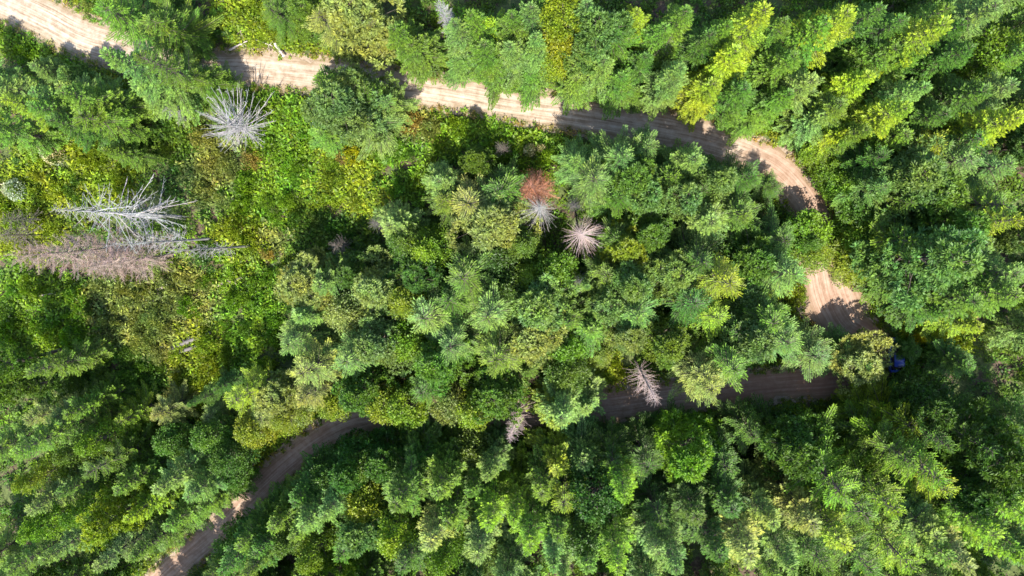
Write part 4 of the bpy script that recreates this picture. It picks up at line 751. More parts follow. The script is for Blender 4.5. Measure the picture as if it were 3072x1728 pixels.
(-64.83, -22.05, 1.06, 1.09, 's', 'L', "small bright lime green bush up and right of the left edge's lower third"),
(36.36, -0.76, 0.87, 1.07, 's', 'L', 'small bright lime green bush down and right of the reddish road bend'),
(-37.46, -7.58, 1.31, 1.04, 's', 'L', 'third small bright lime green bush up and right of the left dark grey logs'),
(41.37, -14.57, 1.12, 1.52, 's', 'L', 'round bright lime green bush above the half hidden blue vehicle'),
(25.75, -43.48, 1.07, 0.97, 's', 'G', 'small mid green bush above the bottom edge right of centre'),
(-60.34, -21.41, 1.61, 1.96, 's', 'B', 'wide pale bluish green bush down and left of the left dark grey logs'),
(-55.01, -9.01, 3.08, 2.41, 's', 'O', 'second wide olive green bush down and right of the brown twiggy snag'),
(52.13, -27.57, 1.11, 0.89, 's', 'L', 'small bright lime green bush below the mint tipped fir'),
(-50.54, -11.85, 1.36, 1.46, 's', 'O', 'round olive green bush up and left of the left dark grey logs'),
(-16.4, -20.93, 2.11, 1.66, 's', 'Y', 'wide yellow green bush up and left of the lower pale pink snag'),
(32.55, 13.01, 0.75, 0.89, 's', 'L', 'small bright lime green bush above the reddish road bend'),
(-19.22, -2.7, 1.18, 0.97, 's', 'B', 'small pale bluish green bush left of the lone dark fallen log'),
(46.92, -26.74, 0.95, 0.89, 's', 'G', 'small mid green bush left of the mint tipped fir'),
(-61.96, -29.01, 0.92, 1.02, 's', 'L', "small bright lime green bush right of the left edge's lower third"),
(49.43, -45.91, 1.1, 1.18, 's', 'L', 'round bright lime green bush left of the bottom right corner'),
(36.75, -45.36, 1.0, 1.19, 's', 'D', 'round dark green bush right of the bottom edge right of centre'),
(-63.95, 11.47, 0.85, 1.11, 's', 'Y', 'second round yellow green bush above the cream-flowering shrub'),
(-34.84, 23.66, 0.92, 0.91, 's', 'Y', 'small yellow green bush above the road by the log debris'),
(-50.26, -42.4, 0.65, 0.9, 's', 'L', "second small bright lime green bush left of the lower road's sunlit spot"),
(49.64, -5.12, 1.0, 0.82, 's', 'B', "small pale bluish green bush left of the far right edge's middle"),
(-37.43, -19.09, 1.49, 1.25, 's', 'L', 'second round bright lime green bush right of the left dark grey logs'),
(-42.42, -15.77, 1.52, 1.36, 's', 'L', 'nearest round bright lime green bush right of the left dark grey logs'),
(-8.8, -15.17, 1.77, 1.4, 's', 'B', 'second round pale bluish green bush below the lone dark fallen log'),
(-34.74, 6.61, 1.35, 1.57, 's', 'L', 'second round bright lime green bush up and left of the bright meadow thicket'),
(-68.91, 14.51, 1.42, 1.27, 's', 'B', 'round pale bluish green bush up and left of the cream-flowering shrub'),
(-50.67, -18.71, 1.54, 1.44, 's', 'Y', 'round yellow green bush down and left of the left dark grey logs'),
(21.56, -13.25, 1.65, 1.39, 's', 'L', 'round bright lime green bush left of the hairpin turnout'),
(-46.4, -8.93, 1.36, 1.32, 's', 'G', 'round mid green bush above the left dark grey logs')]
DEAD = [
(-38.09, 10.42, 11, 5.0, 'sprawl', 'silver', 'sprawling silver dead tree with long bare limbs, left of centre top'),
(-48.55, -0.23, 22, 4.4, 'long', 'silver', 'tall silver snag with long bare branches stretching to the left'),
(-45.05, -3.08, 19, 1.9, 'fine', 'silver', 'thin silver snag just below the tall branchy silver snag'),
(-52.96, -3.91, 22, 3.9, 'dense', 'brownpink', 'brown pink snag with a haze of fine twigs, lower left of the silver snags'),
(-49.97, -5.05, 18, 3.8, 'dense', 'brownpink', 'short brown pink twiggy snag beside the longer one on the left'),
(-40.03, -4.03, 19, 1.4, 'fine', 'grey', 'slim grey snag right of the brown pink twiggy snags'),
(-26.75, -3.83, 7, 1.8, 'fine', 'greybrown', 'small grey brown dead tree left of centre in the shade'),
(-3.17, 3.01, 11, 3.0, 'dense', 'russet', 'russet dead conifer with dry needles near the centre'),
(-2.28, 0.5, 13, 2.9, 'star', 'grey', 'silver grey star shaped snag touching the russet one'),
(2.19, -2.29, 15, 3.3, 'star', 'pink', 'large pink grey star shaped snag at the centre'),
(1.38, 1.48, 10, 1.6, 'star', 'dark', 'small dark grey snag in shade above the pink one'),
(2.38, -7.67, 9, 1.7, 'fine', 'grey', 'small grey snag half in shade below the pink star snag'),
(9.58, -18.35, 19, 2.1, 'star', 'pink', 'pale snag whose tip hangs over the shaded lower road'),
(-4.98, -23.77, 16, 2.0, 'star', 'pink', 'pale pink snag leaning over the dark bottom woods'),
(-12.11, 20.65, 17, 1.6, 'dense', 'silver', 'narrow grey snag at the top edge of the picture'),
(-67.15, -2.64, 9, 2.4, 'fine', 'greybrown', 'grey twiggy snag cut by the left edge, below the yellow bushes'),
(-67.23, -0.57, 8, 1.7, 'fine', 'greybrown', 'second grey twiggy snag at the left edge, above its neighbour'),
(-6.76, 7.59, 7, 1.2, 'fine', 'greybrown', 'tiny grey brown dead tree in the dark trees below the meadow'),
(-21.54, -0.69, 8, 1.6, 'star', 'dark', 'dark bare snag in deep shade left of the centre'),
(10.99, 18.07, 13, 1.4, 'fine', 'greybrown', 'thin brown grey snag among the top conifers'),
(8.28, -11.82, 11, 1.3, 'fine', 'greybrown', 'thin brown twiggy snag between pines right of centre'),
(-24.33, -11.94, 9, 2.1, 'fine', 'greybrown', 'brown bare snag with curved limbs left of centre'),
(-14.36, -21.4, 10, 1.4, 'fine', 'brownpink', 'dry brown pink snag above the lower road'),
(-47.06, 12.7, 6, 1.5, 'fine', 'grey', 'small low grey dead tree left of the sprawling silver snag')]
LOGS = [
(-13.46, -1.99, -10.31, -5.58, 0.32, 'dark fallen log in the shade gap left of the centre'),
(-55.1, -11.02, -50.64, -8.89, 0.36, 'brown fallen log below the brown pink snags'),
(-55.0, -12.08, -51.38, -10.46, 0.15, 'thin dark log parallel to the brown fallen log'),
(-44.42, -9.1, -40.91, -8.15, 0.3, 'grey fallen log sticking out right of the brown log'),
(-51.51, -17.66, -45.58, -15.35, 0.36, 'dark grey fallen log, upper of the pair on the left'),
(-50.72, -18.29, -45.47, -16.41, 0.3, 'dark grey fallen log, lower of the pair on the left'),
(-69.64, -10.78, -66.15, -10.22, 0.13, 'thin pale pole on the green bushes at the left'),
(-63.14, -32.29, -58.12, -29.5, 0.2, 'dark log in the lower left woods'),
(-53.9, -30.73, -51.78, -29.58, 0.14, 'short dark log right of the lower left log'),
(11.28, -16.58, 13.18, -17.47, 0.2, 'long pale pole in the gap above the pink bush'),
(11.86, -15.92, 12.96, -16.51, 0.12, 'short pale pole, upper of the two above the pink bush'),
(-35.51, 21.11, -34.35, 19.46, 0.2, 'curved pale log end in the roadside debris, right side'),
(-41.52, 20.49, -38.81, 21.46, 0.14, 'long pale branch in the roadside debris, left side'),
(-39.96, 23.3, -39.17, 21.32, 0.12, 'thin grey branch standing up from the roadside debris'),
(-38.24, 21.69, -35.73, 20.78, 0.1, 'slim pale stick in the middle of the roadside debris'),
(25.27, 12.85, 27.16, 14.04, 0.1, 'thin pale stick in the upper right conifers'),
(27.46, 10.32, 28.06, 11.57, 0.09, 'short grey stick below the pale stick, upper right'),
(11.91, 20.45, 12.41, 19.15, 0.12, 'short forked pale branch among the top conifers'),
(-67.29, -17.99, -61.22, -18.98, 0.12, 'brown crossed sticks in a dark gap on the left'),
(-62.63, -19.27, -61.12, -17.37, 0.1, 'pale stick crossing the dark gap on the left'),
(16.66, -13.79, 17.29, -15.29, 0.1, 'thin grey stick right of the brown twiggy snag')]
PATCHES = [(-64.9, 7.2, 5.5, 'Y'), (-70.3, 0.0, 5.0, 'Y'), (-59.6, 5.6, 4.5, 'Y'), (-43.0, 6.6, 4.5, 'O'), (-55.0, 10.6, 3.0, 'G'), (-48.6, 10.6, 3.5, 'G'), (-35.9, 3.5, 6.0, 'L'), (-28.1, 4.5, 5.5, 'Y'), (-26.5, 7.2, 3.0, 'Y'), (-18.3, 11.3, 3.5, 'O'), (-12.8, 11.7, 4.0, 'L'), (-6.4, 10.7, 4.5, 'L'), (-3.0, 9.7, 3.5, 'L'), (-18.9, 6.9, 3.5, 'L'), (-38.6, 12.0, 3.0, 'L'), (-34.5, 13.9, 3.0, 'L'), (-31.5, 9.0, 3.5, 'L'), (-37.7, 22.6, 3.0, 'Y'), (-40.6, 25.1, 2.5, 'Y'), (-35.2, 21.2, 2.5, 'Y'), (-63.8, 21.6, 3.0, 'L'), (-68.5, 22.7, 3.0, 'L'), (-58.8, 25.0, 2.5, 'L'), (-55.6, -8.3, 4.5, 'O'), (-58.1, -13.6, 4.5, 'O'), (-52.8, -16.2, 4.5, 'O'), (-48.2, -11.4, 4.0, 'O'), (-40.4, -4.1, 4.0, 'Y'), (-37.2, -3.0, 3.0, 'O'), (-41.6, -8.2, 4.0, 'L'), (-47.5, -18.8, 5.0, 'Y'), (-45.0, -23.0, 4.0, 'Y'), (-69.2, -13.7, 5.5, 'L'), (-63.9, -17.9, 5.0, 'L'), (-72.0, -20.2, 4.5, 'G'), (-42.0, -17.6, 4.0, 'L'), (-39.7, -13.4, 3.5, 'L'), (-55.9, -22.1, 4.5, 'G'), (-70.0, -24.6, 4.0, 'G'), (32.8, 5.2, 4.0, 'L'), (34.8, 2.8, 4.0, 'L'), (35.9, -10.6, 3.0, 'Y'), (29.7, -8.7, 2.5, 'Y'), (45.5, -14.3, 3.5, 'Y'), (5.2, -20.0, 3.0, 'Y'), (-37.1, -28.3, 4.0, 'Y'), (-17.9, -26.8, 6.0, 'Y'), (-42.6, -30.6, 4.0, 'Y'), (-45.1, -36.7, 4.0, 'L'), (-49.8, -42.4, 3.0, 'L'), (43.3, -16.4, 3.0, 'L'), (-30.9, -3.0, 6.0, 'G'), (-36.0, 1.0, 3.5, 'L'), (-11.4, -1.0, 4.0, 'G')]
CAR_AT = (41.12, -17.05)
ROCK_AT = (-62.48, 18.17)

# ------------------------------------------------------------------ camera, light, exposure
scene = bpy.context.scene
COL = scene.collection
CAM_H = 86.0
cam_data = bpy.data.cameras.new('camera')
cam_data.sensor_width = 36.0
cam_data.lens = 36.0 * 1718.0 / 2576.0
cam_data.clip_start = 1.0
cam_data.clip_end = 5000.0
cam = bpy.data.objects.new('camera', cam_data)
COL.objects.link(cam)
m = Matrix(((*CAM_AXES[0], 0), (*CAM_AXES[1], 0), (*CAM_AXES[2], CAM_H), (0, 0, 0, 1)))
cam.matrix_world = m
scene.camera = cam

SUN_EL = math.radians(60)
SUN_AZ = math.radians(9)                   # towards +X from -Y
sdir = Vector((math.sin(SUN_AZ) * math.cos(SUN_EL), -math.cos(SUN_AZ) * math.cos(SUN_EL), math.sin(SUN_EL)))
world = bpy.data.worlds.new('World')
scene.world = world
world.use_nodes = True
wn = world.node_tree
sky = wn.nodes.new('ShaderNodeTexSky')
sky.sky_type = 'NISHITA'
sky.sun_disc = False
sky.sun_elevation = SUN_EL
sky.sun_rotation = math.atan2(sdir.x, sdir.y)
bg = wn.nodes['Background']
bg.inputs[1].default_value = 0.15
wn.links.new(sky.outputs[0], bg.inputs[0])
sun_data = bpy.data.lights.new('sun', 'SUN')
sun_data.energy = 4.1
sun_data.angle = math.radians(0.55)
sun_data.color = (1.0, 0.95, 0.86)
sun = bpy.data.objects.new('sun', sun_data)
COL.objects.link(sun)
sun.rotation_euler = sdir.to_track_quat('Z', 'Y').to_euler()
scene.view_settings.view_transform = 'Standard'
scene.view_settings.look = 'None'
scene.view_settings.gamma = 1.0
scene.view_settings.exposure = 1.45
scene.view_settings.use_curve_mapping = False
scene.render.engine = 'CYCLES'
scene.cycles.max_bounces = 5
scene.cycles.diffuse_bounces = 3
scene.cycles.transmission_bounces = 4

rng = np.random.default_rng(11)
random.seed(11)

# ------------------------------------------------------------------ helpers
def mesh_from(name, verts, faces, mats=(), attrs=None, smooth=False, uv=None):
    """faces: an (n,3) or (n,4) array, or a list of such arrays"""
    me = bpy.data.meshes.new(name)
    verts = np.asarray(verts, dtype=np.float32)
    if not isinstance(faces, (list, tuple)) or (len(faces) and np.asarray(faces[0]).ndim == 1):
        faces = [np.asarray(faces)]
    fl = [np.asarray(f, dtype=np.int32) for f in faces if len(f)]
    idx = np.concatenate([f.ravel() for f in fl])
    tot = np.concatenate([np.full(len(f), f.shape[1], dtype=np.int32) for f in fl])
    st = np.concatenate([[0], np.cumsum(tot)[:-1]]).astype(np.int32)
    me.vertices.add(len(verts)); me.vertices.foreach_set('co', verts.ravel())
    me.loops.add(len(idx)); me.loops.foreach_set('vertex_index', idx)
    me.polygons.add(len(tot)); me.polygons.foreach_set('loop_start', st); me.polygons.foreach_set('loop_total', tot)
    if smooth:
        me.polygons.foreach_set('use_smooth', np.ones(len(tot), dtype=bool))
    if attrs:
        for k, v in attrs.items():
            a = me.attributes.new(k, 'FLOAT', 'POINT'); a.data.foreach_set('value', np.asarray(v, dtype=np.float32))
    if uv is not None:
        l = me.uv_layers.new(name='UVMap')
        l.data.foreach_set('uv', np.asarray(uv, dtype=np.float32)[idx].ravel())
    me.update(calc_edges=True)
    for mt in mats: me.materials.append(mt)
    return me

def add(name, me, parent=None, loc=(0, 0, 0), rot=(0, 0, 0), scale=(1, 1, 1), color=None):
    o = bpy.data.objects.new(name, me)
    COL.objects.link(o)
    if parent is not None: o.parent = parent
    o.location = loc; o.rotation_euler = rot; o.scale = scale
    if color is not None: o.color = (*color, 1)
    return o

def thing(name, loc, label, cat, group=None, rotz=0.0):
    o = bpy.data.objects.new(name, None)
    o.empty_display_size = 0.5
    COL.objects.link(o)
    o.location = loc; o.rotation_euler = (0, 0, rotz)
    o['label'] = label; o['category'] = cat
    if group: o['group'] = group
    return o

class Tubes:
    """collects tapered tubes into one mesh"""
    def __init__(s): s.v = []; s.f = []; s.n = 0; s.q = []
    def tube(s, pts, radii, k=5, cap=True):
        pts = np.asarray(pts, float); radii = np.asarray(radii, float)
        n = len(pts)
        d = np.gradient(pts, axis=0); d /= (np.linalg.norm(d, axis=1)[:, None] + 1e-9)
        up = np.array([0, 0, 1.0]) if abs(d[0][2]) < .9 else np.array([1.0, 0, 0])
        a = np.cross(d, up); a /= (np.linalg.norm(a, axis=1)[:, None] + 1e-9)
        b = np.cross(d, a)
        th = np.linspace(0, 2 * np.pi, k, endpoint=False)
        ring = pts[:, None, :] + radii[:, None, None] * (np.cos(th)[None, :, None] * a[:, None, :] + np.sin(th)[None, :, None] * b[:, None, :])
        s.v.append(ring.reshape(-1, 3))
        i = np.arange(n - 1)[:, None] * k; j = np.arange(k)[None, :]; j2 = (j + 1) % k
        q = np.stack([i + j, i + j2, i + k + j2, i + k + j], -1).reshape(-1, 4) + s.n
        s.q.append(q)
        if cap:
            for base in (0, (n - 1) * k):
                for t in range(1, k - 1): s.f.append((s.n + base, s.n + base + t, s.n + base + t + 1))
        s.n += n * k
    def mesh(s, name, mats, smooth=True):
        return mesh_from(name, np.concatenate(s.v), [np.concatenate(s.q), np.array(s.f, dtype=np.int32).reshape(-1, 3)] if s.f else [np.concatenate(s.q)], mats, smooth=smooth)

def blades_mesh(name, P, D, L, W, S, tip, mats):
    """rhombic leaf blades: base P, direction D, length L, width W, side S"""
    n = len(P)
    L = L[:, None]; W = W[:, None]
    N = np.cross(D, S)
    v = np.stack([P, P + D * L * .45 + S * W * .5 + N * L * .05, P + D * L, P + D * L * .45 - S * W * .5 + N * L * .05], 1).reshape(-1, 3)
    f = np.arange(n * 4).reshape(n, 4)
    return mesh_from(name, v, f, mats, attrs={'tip': np.repeat(tip, 4)})

def unit(a): return a / (np.linalg.norm(a, axis=-1, keepdims=True) + 1e-9)

# ------------------------------------------------------------------ ground height
RX = np.array([r[0] for r in ROAD]); RY = np.array([r[1] for r in ROAD]); RW = np.array([r[2] for r in ROAD])
def road_dist(x, y):
    x = np.asarray(x, float); y = np.asarray(y, float)
    best = np.full(x.shape, 1e9)
    for i in range(len(RX) - 1):
        ax, ay, dx, dy = RX[i], RY[i], RX[i + 1] - RX[i], RY[i + 1] - RY[i]
        t = np.clip(((x - ax) * dx + (y - ay) * dy) / (dx * dx + dy * dy), 0, 1)
        w = RW[i] * (1 - t) + RW[i + 1] * t
        best = np.minimum(best, np.hypot(x - ax - t * dx, y - ay - t * dy) - w)
    return best                                      # metres beyond the road's edge
def bumps(x, y):
    return (.55 * np.sin(x * .09 + 1.3) * np.cos(y * .11 + .4) + .35 * np.sin(x * .23 + y * .17) + .16 * np.sin(x * .61 - y * .43 + 2) + .07 * np.sin(x * 1.7 + 1) * np.sin(y * 1.9))
def ground_z(x, y):
    d = road_dist(x, y)
    k = np.clip((d - .2) / 3.5, 0, 1); k = k * k * (3 - 2 * k)
    return k * (bumps(np.asarray(x, float), np.asarray(y, float)) + .25)
def gz(x, y): return float(ground_z(np.array([x]), np.array([y]))[0])

# ------------------------------------------------------------------ materials
def new_mat(name):
    mt = bpy.data.materials.new(name); mt.use_nodes = True
    return mt, mt.node_tree.nodes, mt.node_tree.links
def mathn(nd, lk, op, a, b=None, clamp=False):
    n = nd.new('ShaderNodeMath'); n.operation = op; n.use_clamp = clamp
    for i, v in enumerate((a, b)):
        if v is None: continue
        if isinstance(v, (int, float)): n.inputs[i].default_value = v
        else: lk.new(v, n.inputs[i])
    return n.outputs[0]
def mix(nd, lk, fac, a, b, mode='MIX'):
    n = nd.new('ShaderNodeMix'); n.data_type = 'RGBA'; n.blend_type = mode
    for s, v in ((n.inputs[0], fac), (n.inputs[6], a), (n.inputs[7], b)):
        if isinstance(v, (int, float)): s.default_value = v
        elif isinstance(v, tuple): s.default_value = (*v, 1) if len(v) == 3 else v
        else: lk.new(v, s)
    return n.outputs[2]
def noise(nd, lk, vec, scale, detail=3, rough=.55):
    n = nd.new('ShaderNodeTexNoise'); n.inputs['Scale'].default_value = scale
    n.inputs['Detail'].default_value = detail; n.inputs['Roughness'].default_value = rough
    if vec is not None: lk.new(vec, n.inputs['Vector'])
    return n.outputs['Fac']
def ramp(nd, lk, fac, stops):
    n = nd.new('ShaderNodeValToRGB')
    while len(n.color_ramp.elements) < len(stops): n.color_ramp.elements.new(.5)
    for e, (p, c) in zip(n.color_ramp.elements, stops):
        e.position = p; e.color = (*c, 1)
    lk.new(fac, n.inputs[0]); return n.outputs[0]

def foliage_mat(name, source='object', trans=.32, rough=.55):
    mt, nd, lk = new_mat(name)
    bs = nd['Principled BSDF']; out = nd['Material Output']
    geo = nd.new('ShaderNodeNewGeometry')
    if source == 'object':
        oi = nd.new('ShaderNodeObjectInfo'); col = oi.outputs['Color']; rnd = oi.outputs['Random']
    else:
        at = nd.new('ShaderNodeAttribute'); at.attribute_type = 'INSTANCER'; at.attribute_name = 'tint'
        col = at.outputs['Color']; oi = nd.new('ShaderNodeObjectInfo'); rnd = oi.outputs['Random']
    pos = geo.outputs['Position']
    n1 = noise(nd, lk, pos, .9, 3); n2 = noise(nd, lk, pos, 7.0, 1)
    v = mathn(nd, lk, 'ADD', mathn(nd, lk, 'MULTIPLY', n1, .9), mathn(nd, lk, 'MULTIPLY', n2, .9))
    v = mathn(nd, lk, 'ADD', v, .1)                       # around 1.0
    isl = mathn(nd, lk, 'MULTIPLY', geo.outputs['Random Per Island'], .75)
    v = mathn(nd, lk, 'ADD', mathn(nd, lk, 'MULTIPLY', mathn(nd, lk, 'SUBTRACT', v, .45), .80), isl)
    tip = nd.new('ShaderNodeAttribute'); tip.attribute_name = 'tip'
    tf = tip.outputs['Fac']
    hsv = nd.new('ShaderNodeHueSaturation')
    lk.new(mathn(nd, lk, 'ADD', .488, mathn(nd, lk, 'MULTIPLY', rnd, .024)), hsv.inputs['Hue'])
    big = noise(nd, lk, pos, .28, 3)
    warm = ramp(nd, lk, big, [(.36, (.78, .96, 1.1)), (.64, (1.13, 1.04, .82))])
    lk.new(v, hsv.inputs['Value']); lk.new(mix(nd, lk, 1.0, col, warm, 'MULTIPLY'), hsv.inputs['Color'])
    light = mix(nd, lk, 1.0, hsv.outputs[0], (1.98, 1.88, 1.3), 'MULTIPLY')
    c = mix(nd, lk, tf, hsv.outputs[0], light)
    lk.new(c, bs.inputs['Base Color']); bs.inputs['Roughness'].default_value = rough
    bs.inputs['Specular IOR Level'].default_value = .3
    tr = nd.new('ShaderNodeBsdfTranslucent')
    lk.new(mix(nd, lk, 1.0, c, (1.25, 1.35, .6), 'MULTIPLY'), tr.inputs[0])
    ms = nd.new('ShaderNodeMixShader'); ms.inputs[0].default_value = trans
    lk.new(bs.outputs[0], ms.inputs[1]); lk.new(tr.outputs[0], ms.inputs[2]); lk.new(ms.outputs[0], out.inputs[0])
    return mt
M_NEEDLE = foliage_mat('conifer_needles', trans=.22)
M_LEAF = foliage_mat('broad_leaves', trans=.36, rough=.48)
M_COVER = foliage_mat('undergrowth_leaves', source='instancer', trans=.34)

def simple_mat(name, c1, c2, scale=6, rough=.85, bump=.0, stretch=None):
    mt, nd, lk = new_mat(name); bs = nd['Principled BSDF']
    tc = nd.new('ShaderNodeTexCoord'); vec = tc.outputs['Object']
    if stretch:
        mp = nd.new('ShaderNodeMapping'); mp.inputs['Scale'].default_value = stretch; lk.new(vec, mp.inputs[0]); vec = mp.outputs[0]
    f = noise(nd, lk, vec, scale, 5)
    c = ramp(nd, lk, f, [(.3, c1), (.7, c2)])
    lk.new(c, bs.inputs['Base Color']); bs.inputs['Roughness'].default_value = rough
    if bump:
        b = nd.new('ShaderNodeBump'); b.inputs['Strength'].default_value = bump; lk.new(f, b.inputs['Height']); lk.new(b.outputs[0], bs.inputs['Normal'])
    return mt
M_BARK = simple_mat('bark', (.05, .035, .025), (.13, .1, .08), 5, bump=.5, stretch=(3, 3, .6))

def wood_mat(name):
    mt, nd, lk = new_mat(name); bs = nd['Principled BSDF']
    oi = nd.new('ShaderNodeObjectInfo'); geo = nd.new('ShaderNodeNewGeometry')
    f = noise(nd, lk, geo.outputs['Position'], 3.5, 4)
    k = mathn(nd, lk, 'ADD', mathn(nd, lk, 'MULTIPLY', f, 1.1), .42)
    hsv = nd.new('ShaderNodeHueSaturation'); lk.new(k, hsv.inputs['Value']); lk.new(oi.outputs['Color'], hsv.inputs['Color'])
    lk.new(hsv.outputs[0], bs.inputs['Base Color']); bs.inputs['Roughness'].default_value = .8
    return mt
M_DEAD = wood_mat('weathered_dead_wood')

def ground_mat():
    mt, nd, lk = new_mat('forest_floor'); bs = nd['Principled BSDF']
    geo = nd.new('ShaderNodeNewGeometry'); pos = geo.outputs['Position']
    a = noise(nd, lk, pos, .35, 4); b = noise(nd, lk, pos, 3.0, 5, .7)
    duff = ramp(nd, lk, b, [(.3, (.03, .02, .013)), (.5, (.075, .05, .032)), (.72, (.15, .105, .07))])
    moss = ramp(nd, lk, b, [(.3, (.025, .045, .008)), (.7, (.1, .14, .03))])
    at = nd.new('ShaderNodeAttribute'); at.attribute_name = 'verge'
    f = mathn(nd, lk, 'GREATER_THAN', mathn(nd, lk, 'ADD', a, mathn(nd, lk, 'MULTIPLY', b, .5)), .72)
    c = mix(nd, lk, mathn(nd, lk, 'MULTIPLY', f, .85), duff, moss)
    gravel = ramp(nd, lk, b, [(.3, (.16, .11, .07)), (.7, (.34, .27, .2))])
    vf = mathn(nd, lk, 'GREATER_THAN', mathn(nd, lk, 'ADD', at.outputs['Fac'], mathn(nd, lk, 'MULTIPLY', b, .8)), .95)
    c = mix(nd, lk, vf, c, gravel)
    lk.new(c, bs.inputs['Base Color']); bs.inputs['Roughness'].default_value = .95
    bp = nd.new('ShaderNodeBump'); bp.inputs['Strength'].default_value = .6; bp.inputs['Distance'].default_value = .08
    lk.new(b, bp.inputs['Height']); lk.new(bp.outputs[0], bs.inputs['Normal'])
    return mt
M_GROUND = ground_mat()

def road_mat():
    mt, nd, lk = new_mat('dirt_road_gravel'); bs = nd['Principled BSDF']
    uv = nd.new('ShaderNodeUVMap'); uv.uv_map = 'UVMap'          # u across in metres, v along in metres
    sx = nd.new('ShaderNodeSeparateXYZ'); lk.new(uv.outputs[0], sx.inputs[0])
    def stretched(kx, ky):
        mp = nd.new('ShaderNodeMapping'); mp.inputs['Scale'].default_value = (kx, ky, 1); lk.new(uv.outputs[0], mp.inputs[0]); return mp.outputs[0]
    st = noise(nd, lk, stretched(3.4, .10), 1.0, 5, .62)
    st2 = noise(nd, lk, stretched(9.0, .35), 1.0, 3, .6)
    gr = noise(nd, lk, uv.outputs[0], 9.0, 4, .7)
    big = noise(nd, lk, uv.outputs[0], .16, 3)
    s = mathn(nd, lk, 'ADD', mathn(nd, lk, 'MULTIPLY', st, .62), mathn(nd, lk, 'MULTIPLY', st2, .22))
    s = mathn(nd, lk, 'ADD', s, mathn(nd, lk, 'MULTIPLY', gr, .16))
    mot = noise(nd, lk, uv.outputs[0], 1.1, 5, .65)
    s = mathn(nd, lk, 'ADD', mathn(nd, lk, 'MULTIPLY', s, .72), mathn(nd, lk, 'MULTIPLY', mot, .28))
    pale = ramp(nd, lk, s, [(.38, (.145, .10, .062)), (.46, (.25, .19, .13)), (.52, (.345, .28, .21)), (.61, (.45, .39, .315))])
    red = ramp(nd, lk, s, [(.30, (.16, .075, .045)), (.5, (.26, .145, .095)), (.68, (.38, .26, .19))])
    at = nd.new('ShaderNodeAttribute'); at.attribute_name = 'redness'
    rf = mathn(nd, lk, 'ADD', at.outputs['Fac'], mathn(nd, lk, 'MULTIPLY', mathn(nd, lk, 'SUBTRACT', big, .5), .9), clamp=True)
    c = mix(nd, lk, rf, pale, red)
    # darker, dirtier shoulder with bits of moss
    ed = nd.new('ShaderNodeAttribute'); ed.attribute_name = 'edge'
    ef = mathn(nd, lk, 'ADD', ed.outputs['Fac'], mathn(nd, lk, 'MULTIPLY', mathn(nd, lk, 'SUBTRACT', gr, .5), 1.2))
    ef = mathn(nd, lk, 'MULTIPLY', mathn(nd, lk, 'SUBTRACT', ef, .55), 2.2, clamp=True)
    c = mix(nd, lk, mathn(nd, lk, 'MULTIPLY', ef, .75), c, (.17, .12, .06))
    lk.new(c, bs.inputs['Base Color']); bs.inputs['Roughness'].default_value = .95
    bp = nd.new('ShaderNodeBump'); bp.inputs['Strength'].default_value = .5; bp.inputs['Distance'].default_value = .05
    lk.new(s, bp.inputs['Height']); lk.new(bp.outputs[0], bs.inputs['Normal'])
    return mt
M_ROAD = road_mat()

# ------------------------------------------------------------------ the ground: one sheet
def axis(lo, hi, step):
    c = list(np.arange(lo, hi + .01, step)); g = step
    while c[-1] < 1500: g *= 1.45; c.append(c[-1] + g)
    g = step
    while c[0] > -1500: g *= 1.45; c.insert(0, c[0] - g)
    return np.array(c)
gx, gy = axis(-84, 78, .7), axis(-62, 46, .7)
GX, GY = np.meshgrid(gx, gy)
RD = road_dist(GX, GY)
GZ = ground_z(GX, GY) - np.where(RD < .2, .03, 0)
nx, ny = len(gx), len(gy)
ii = (np.arange(ny - 1)[:, None] * nx + np.arange(nx - 1)[None, :])
gf = np.stack([ii, ii + 1, ii + nx + 1, ii + nx], -1).reshape(-1, 4)
gme = mesh_from('ground', np.stack([GX, GY, GZ], -1).reshape(-1, 3), gf, [M_GROUND], attrs={'verge': np.clip(1 - RD / 1.6, 0, 1).ravel()}, smooth=True)
og = add('ground', gme); og['kind'] = 'structure'

# ------------------------------------------------------------------ the road
def catmull(P, n):
    out = []
    for i in range(len(P) - 1):
        p0, p1, p2, p3 = P[max(i - 1, 0)], P[i], P[i + 1], P[min(i + 2, len(P) - 1)]
        for k in range(n):
            t = k / n
            out.append(.5 * ((2 * p1) + (p2 - p0) * t + (2 * p0 - 5 * p1 + 4 * p2 - p3) * t * t + (3 * p1 - p0 - 3 * p2 + p3) * t ** 3))
    out.append(P[-1]); return np.array(out)
rp = catmull(np.array([(a, b, c) for a, b, c in ROAD]), 8)
tan = unit(np.gradient(rp[:, :2], axis=0)); nor = np.stack([-tan[:, 1], tan[:, 0]], 1)
along = np.concatenate([[0], np.cumsum(np.hypot(*np.diff(rp[:, :2], axis=0).T))])
NC = 17
cs = np.linspace(-1, 1, NC)
ru = np.interp(np.arange(len(rp)), np.arange(len(rp)), rp[:, 2])
rag = .24 * (np.sin(along * 1.9) + np.sin(along * 4.3 + 1) * .6 + np.sin(along * .7 + 2))
rag2 = .24 * (np.sin(along * 2.3 + 4) + np.sin(along * 3.7 + 2) * .6 + np.sin(along * .9))
V = []; UV = []; RED = []; EDG = []
